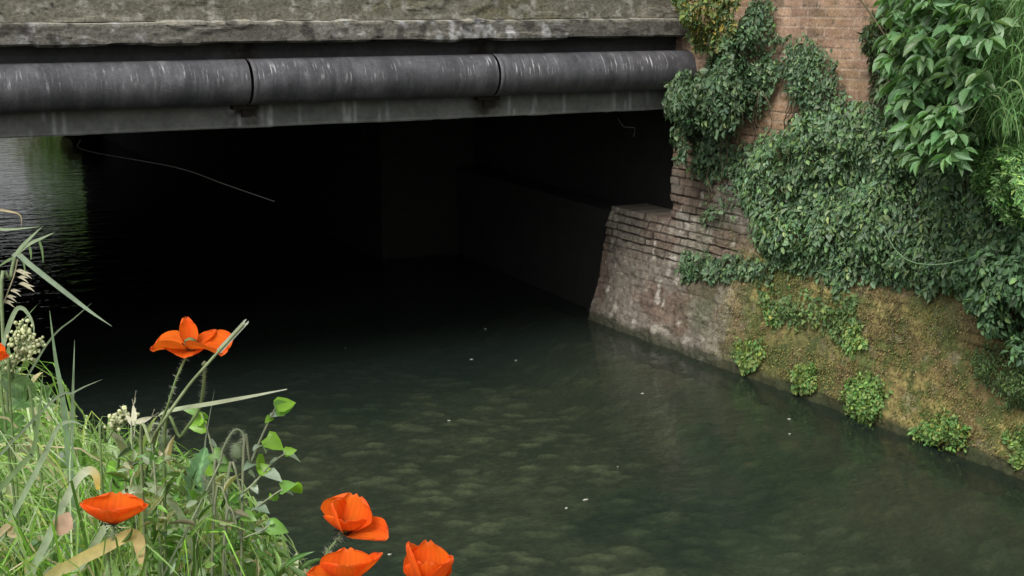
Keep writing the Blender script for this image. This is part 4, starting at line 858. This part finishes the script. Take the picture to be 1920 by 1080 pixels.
# the thick of the bank: grass and low leaves nobody could count
SILX = [-300, 0, 60, 110, 140, 200, 280, 330, 400, 450, 500, 540, 580, 610]; SILY = [560, 655, 700, 725, 800, 825, 835, 870, 900, 945, 1000, 1050, 1080, 1140]
def in_sil(p, slack=0):
    x, y = proj(p); return (y > np.interp(x, SILX, SILY) + slack) & (x < 600)
mb = MB(); cnt = 0
BC = np.array([(.20, .34, .08), (.28, .42, .14), (.42, .52, .30), (.10, .20, .05), (.17, .36, .04), (.46, .42, .26), (.55, .47, .32), (.36, .44, .12)]); BW = np.array([.22, .2, .15, .16, .14, .04, .03, .06])
while cnt < 13000:
    az = math.radians(R.uniform(-8, 27)); d = R.uniform(1.1, 2.9) if cnt % 3 else R.uniform(1.3, 2.0); x, y = d * math.sin(az), d * math.cos(az); z = float(bank_edge_z(np.array(x), np.array(y)))
    if z < 2.4: continue
    r0 = np.array([x, y, z - .02]); L = R.uniform(.12, .5); a = R.uniform(0, 2 * PI); o_ = np.array([math.cos(a), math.sin(a), 0]) * L * R.uniform(.15, .85)
    h = L * R.uniform(.6, .95); pts = curve([r0, r0 + o_ * .25 + UP * h * .55, r0 + o_ * .65 + UP * h * .95, r0 + o_ * 1.1 + UP * h * R.uniform(.5, 1.05)], 8)
    if not in_sil(pts[3:], -45 * (R.random() < .35)).all() : continue
    c_ = BC[R.choice(8, p=BW)] * R.uniform(.7, 1.25); blade(mb, pts, R.uniform(.0012, .0048), nrm(-CF + UP * .6 + R.normal(size=3) * .5), c_); cnt += 1
cnt = 0
while cnt < 1600:
    az = math.radians(R.uniform(8, 20)); d = R.uniform(1.25, 2.2); r0 = np.array([d * math.sin(az), d * math.cos(az), 2.98]); L = R.uniform(.3, .6); a = R.uniform(0, 2 * PI); o_ = np.array([math.cos(a), math.sin(a), 0]) * L * R.uniform(.1, .6)
    h = L * R.uniform(.8, 1.0); pts = curve([r0, r0 + o_ * .2 + UP * h * .6, r0 + o_ * .6 + UP * h, r0 + o_ * 1.15 + UP * h * R.uniform(.6, 1.1)], 9)
    if not in_sil(pts[3:], -48 * (R.random() < .3)).all(): continue
    c_ = BC[R.choice(8, p=BW)] * R.uniform(.8, 1.3); blade(mb, pts, R.uniform(.0012, .0036), nrm(-CF + UP * .6 + R.normal(size=3) * .5), c_); cnt += 1
tag(mb.build('bank_grass', M_GRASS), 'dense mixed grass filling the near bank', 'grass', kind='stuff')
mb = MB()
for kind, n, s0, s1, cols in (('oval', 2600, .008, .020, [(.12, .22, .06), (.2, .3, .15), (.09, .17, .05)]), ('heart', 420, .026, .044, [(.18, .38, .04), (.13, .30, .05), (.22, .36, .12)]), ('heart', 1500, .012, .028, [(.13, .27, .05), (.2, .29, .16), (.27, .34, .24)]), ('lance', 4200, .015, .045, [(.18, .30, .09), (.1, .2, .05), (.32, .34, .18)])):
    az = np.radians(R.uniform(-8, 26, n * 3)); d = R.uniform(1.15, 2.7, n * 3); x, y = d * np.sin(az), d * np.cos(az); z = bank_edge_z(x, y) + R.random(n * 3) ** .8 * .42
    p = np.stack([x, y, z], 1); p = p[in_sil(p, 12)][:n]; m_ = len(p)
    leaves(mb, kind, p, R.normal(size=(m_, 3)) + [0, 0, .3], R.normal(size=(m_, 3)) * .6 + UP - CF * .3, R.uniform(s0, s1, m_), R.uniform(.3, .7, m_), pick(cols, m_))
for kind, n, s0, s1, cols in (('heart', 1100, .007, .015, [(.15, .32, .05), (.26, .36, .2), (.10, .22, .05)]), ('oval', 2000, .006, .013, [(.16, .32, .07), (.3, .38, .22)]), ('lance', 2600, .014, .034, [(.20, .34, .10), (.1, .2, .05), (.36, .38, .22)])):
    az = np.radians(R.uniform(11, 21.5, n * 4)); d = np.where(R.random(n * 4) < .4, R.uniform(1.22, 1.5, n * 4), R.uniform(1.5, 2.3, n * 4)); x, y = d * np.sin(az), d * np.cos(az); z = np.maximum(bank_edge_z(x, y), 2.75) + R.random(n * 4) ** .8 * .6
    p = np.stack([x, y, z], 1); p = p[in_sil(p, 6)][:n]; m_ = len(p)
    leaves(mb, kind, p, R.normal(size=(m_, 3)) + [0, 0, .3], R.normal(size=(m_, 3)) * .6 + UP - CF * .3, R.uniform(s0, s1, m_), R.uniform(.3, .7, m_) * (.4 if kind == 'lance' else 1), pick(cols, m_))
tag(mb.build('bank_undergrowth', M_BROAD), 'tangle of small weeds and leaves under the grass of the near bank', 'undergrowth', kind='stuff')

# flecks drifting on the water
for k, (x, y) in enumerate(((648, 653), (910, 617), (967, 676), (884, 674), (1480, 786), (1480, 814), (1098, 937), (842, 789), (1205, 738), (730, 1040), (1158, 876), (1062, 953))):
    p = CAM + ray(x, y) * (.004 - CH) / ray(x, y)[2]; a = np.linspace(0, 2 * PI, 8)[:-1] + R.random(); r_ = R.uniform(.010, .022)
    v = [(p[0], p[1], .012)] + [(p[0] + r_ * math.cos(t) * (1 + .3 * R.normal()), p[1] + r_ * .7 * math.sin(t), .005 + .004 * R.random()) for t in a]
    o = mesh('floating_petal', v, [(0, 1 + j, 1 + (j + 1) % 7) for j in range(7)], M_DRY, None, np.tile((.6, .6, .55), (8, 1)))
    tag(o, 'tiny pale petal fleck floating on the dark water', 'petal', 'pale flecks floating on the river')
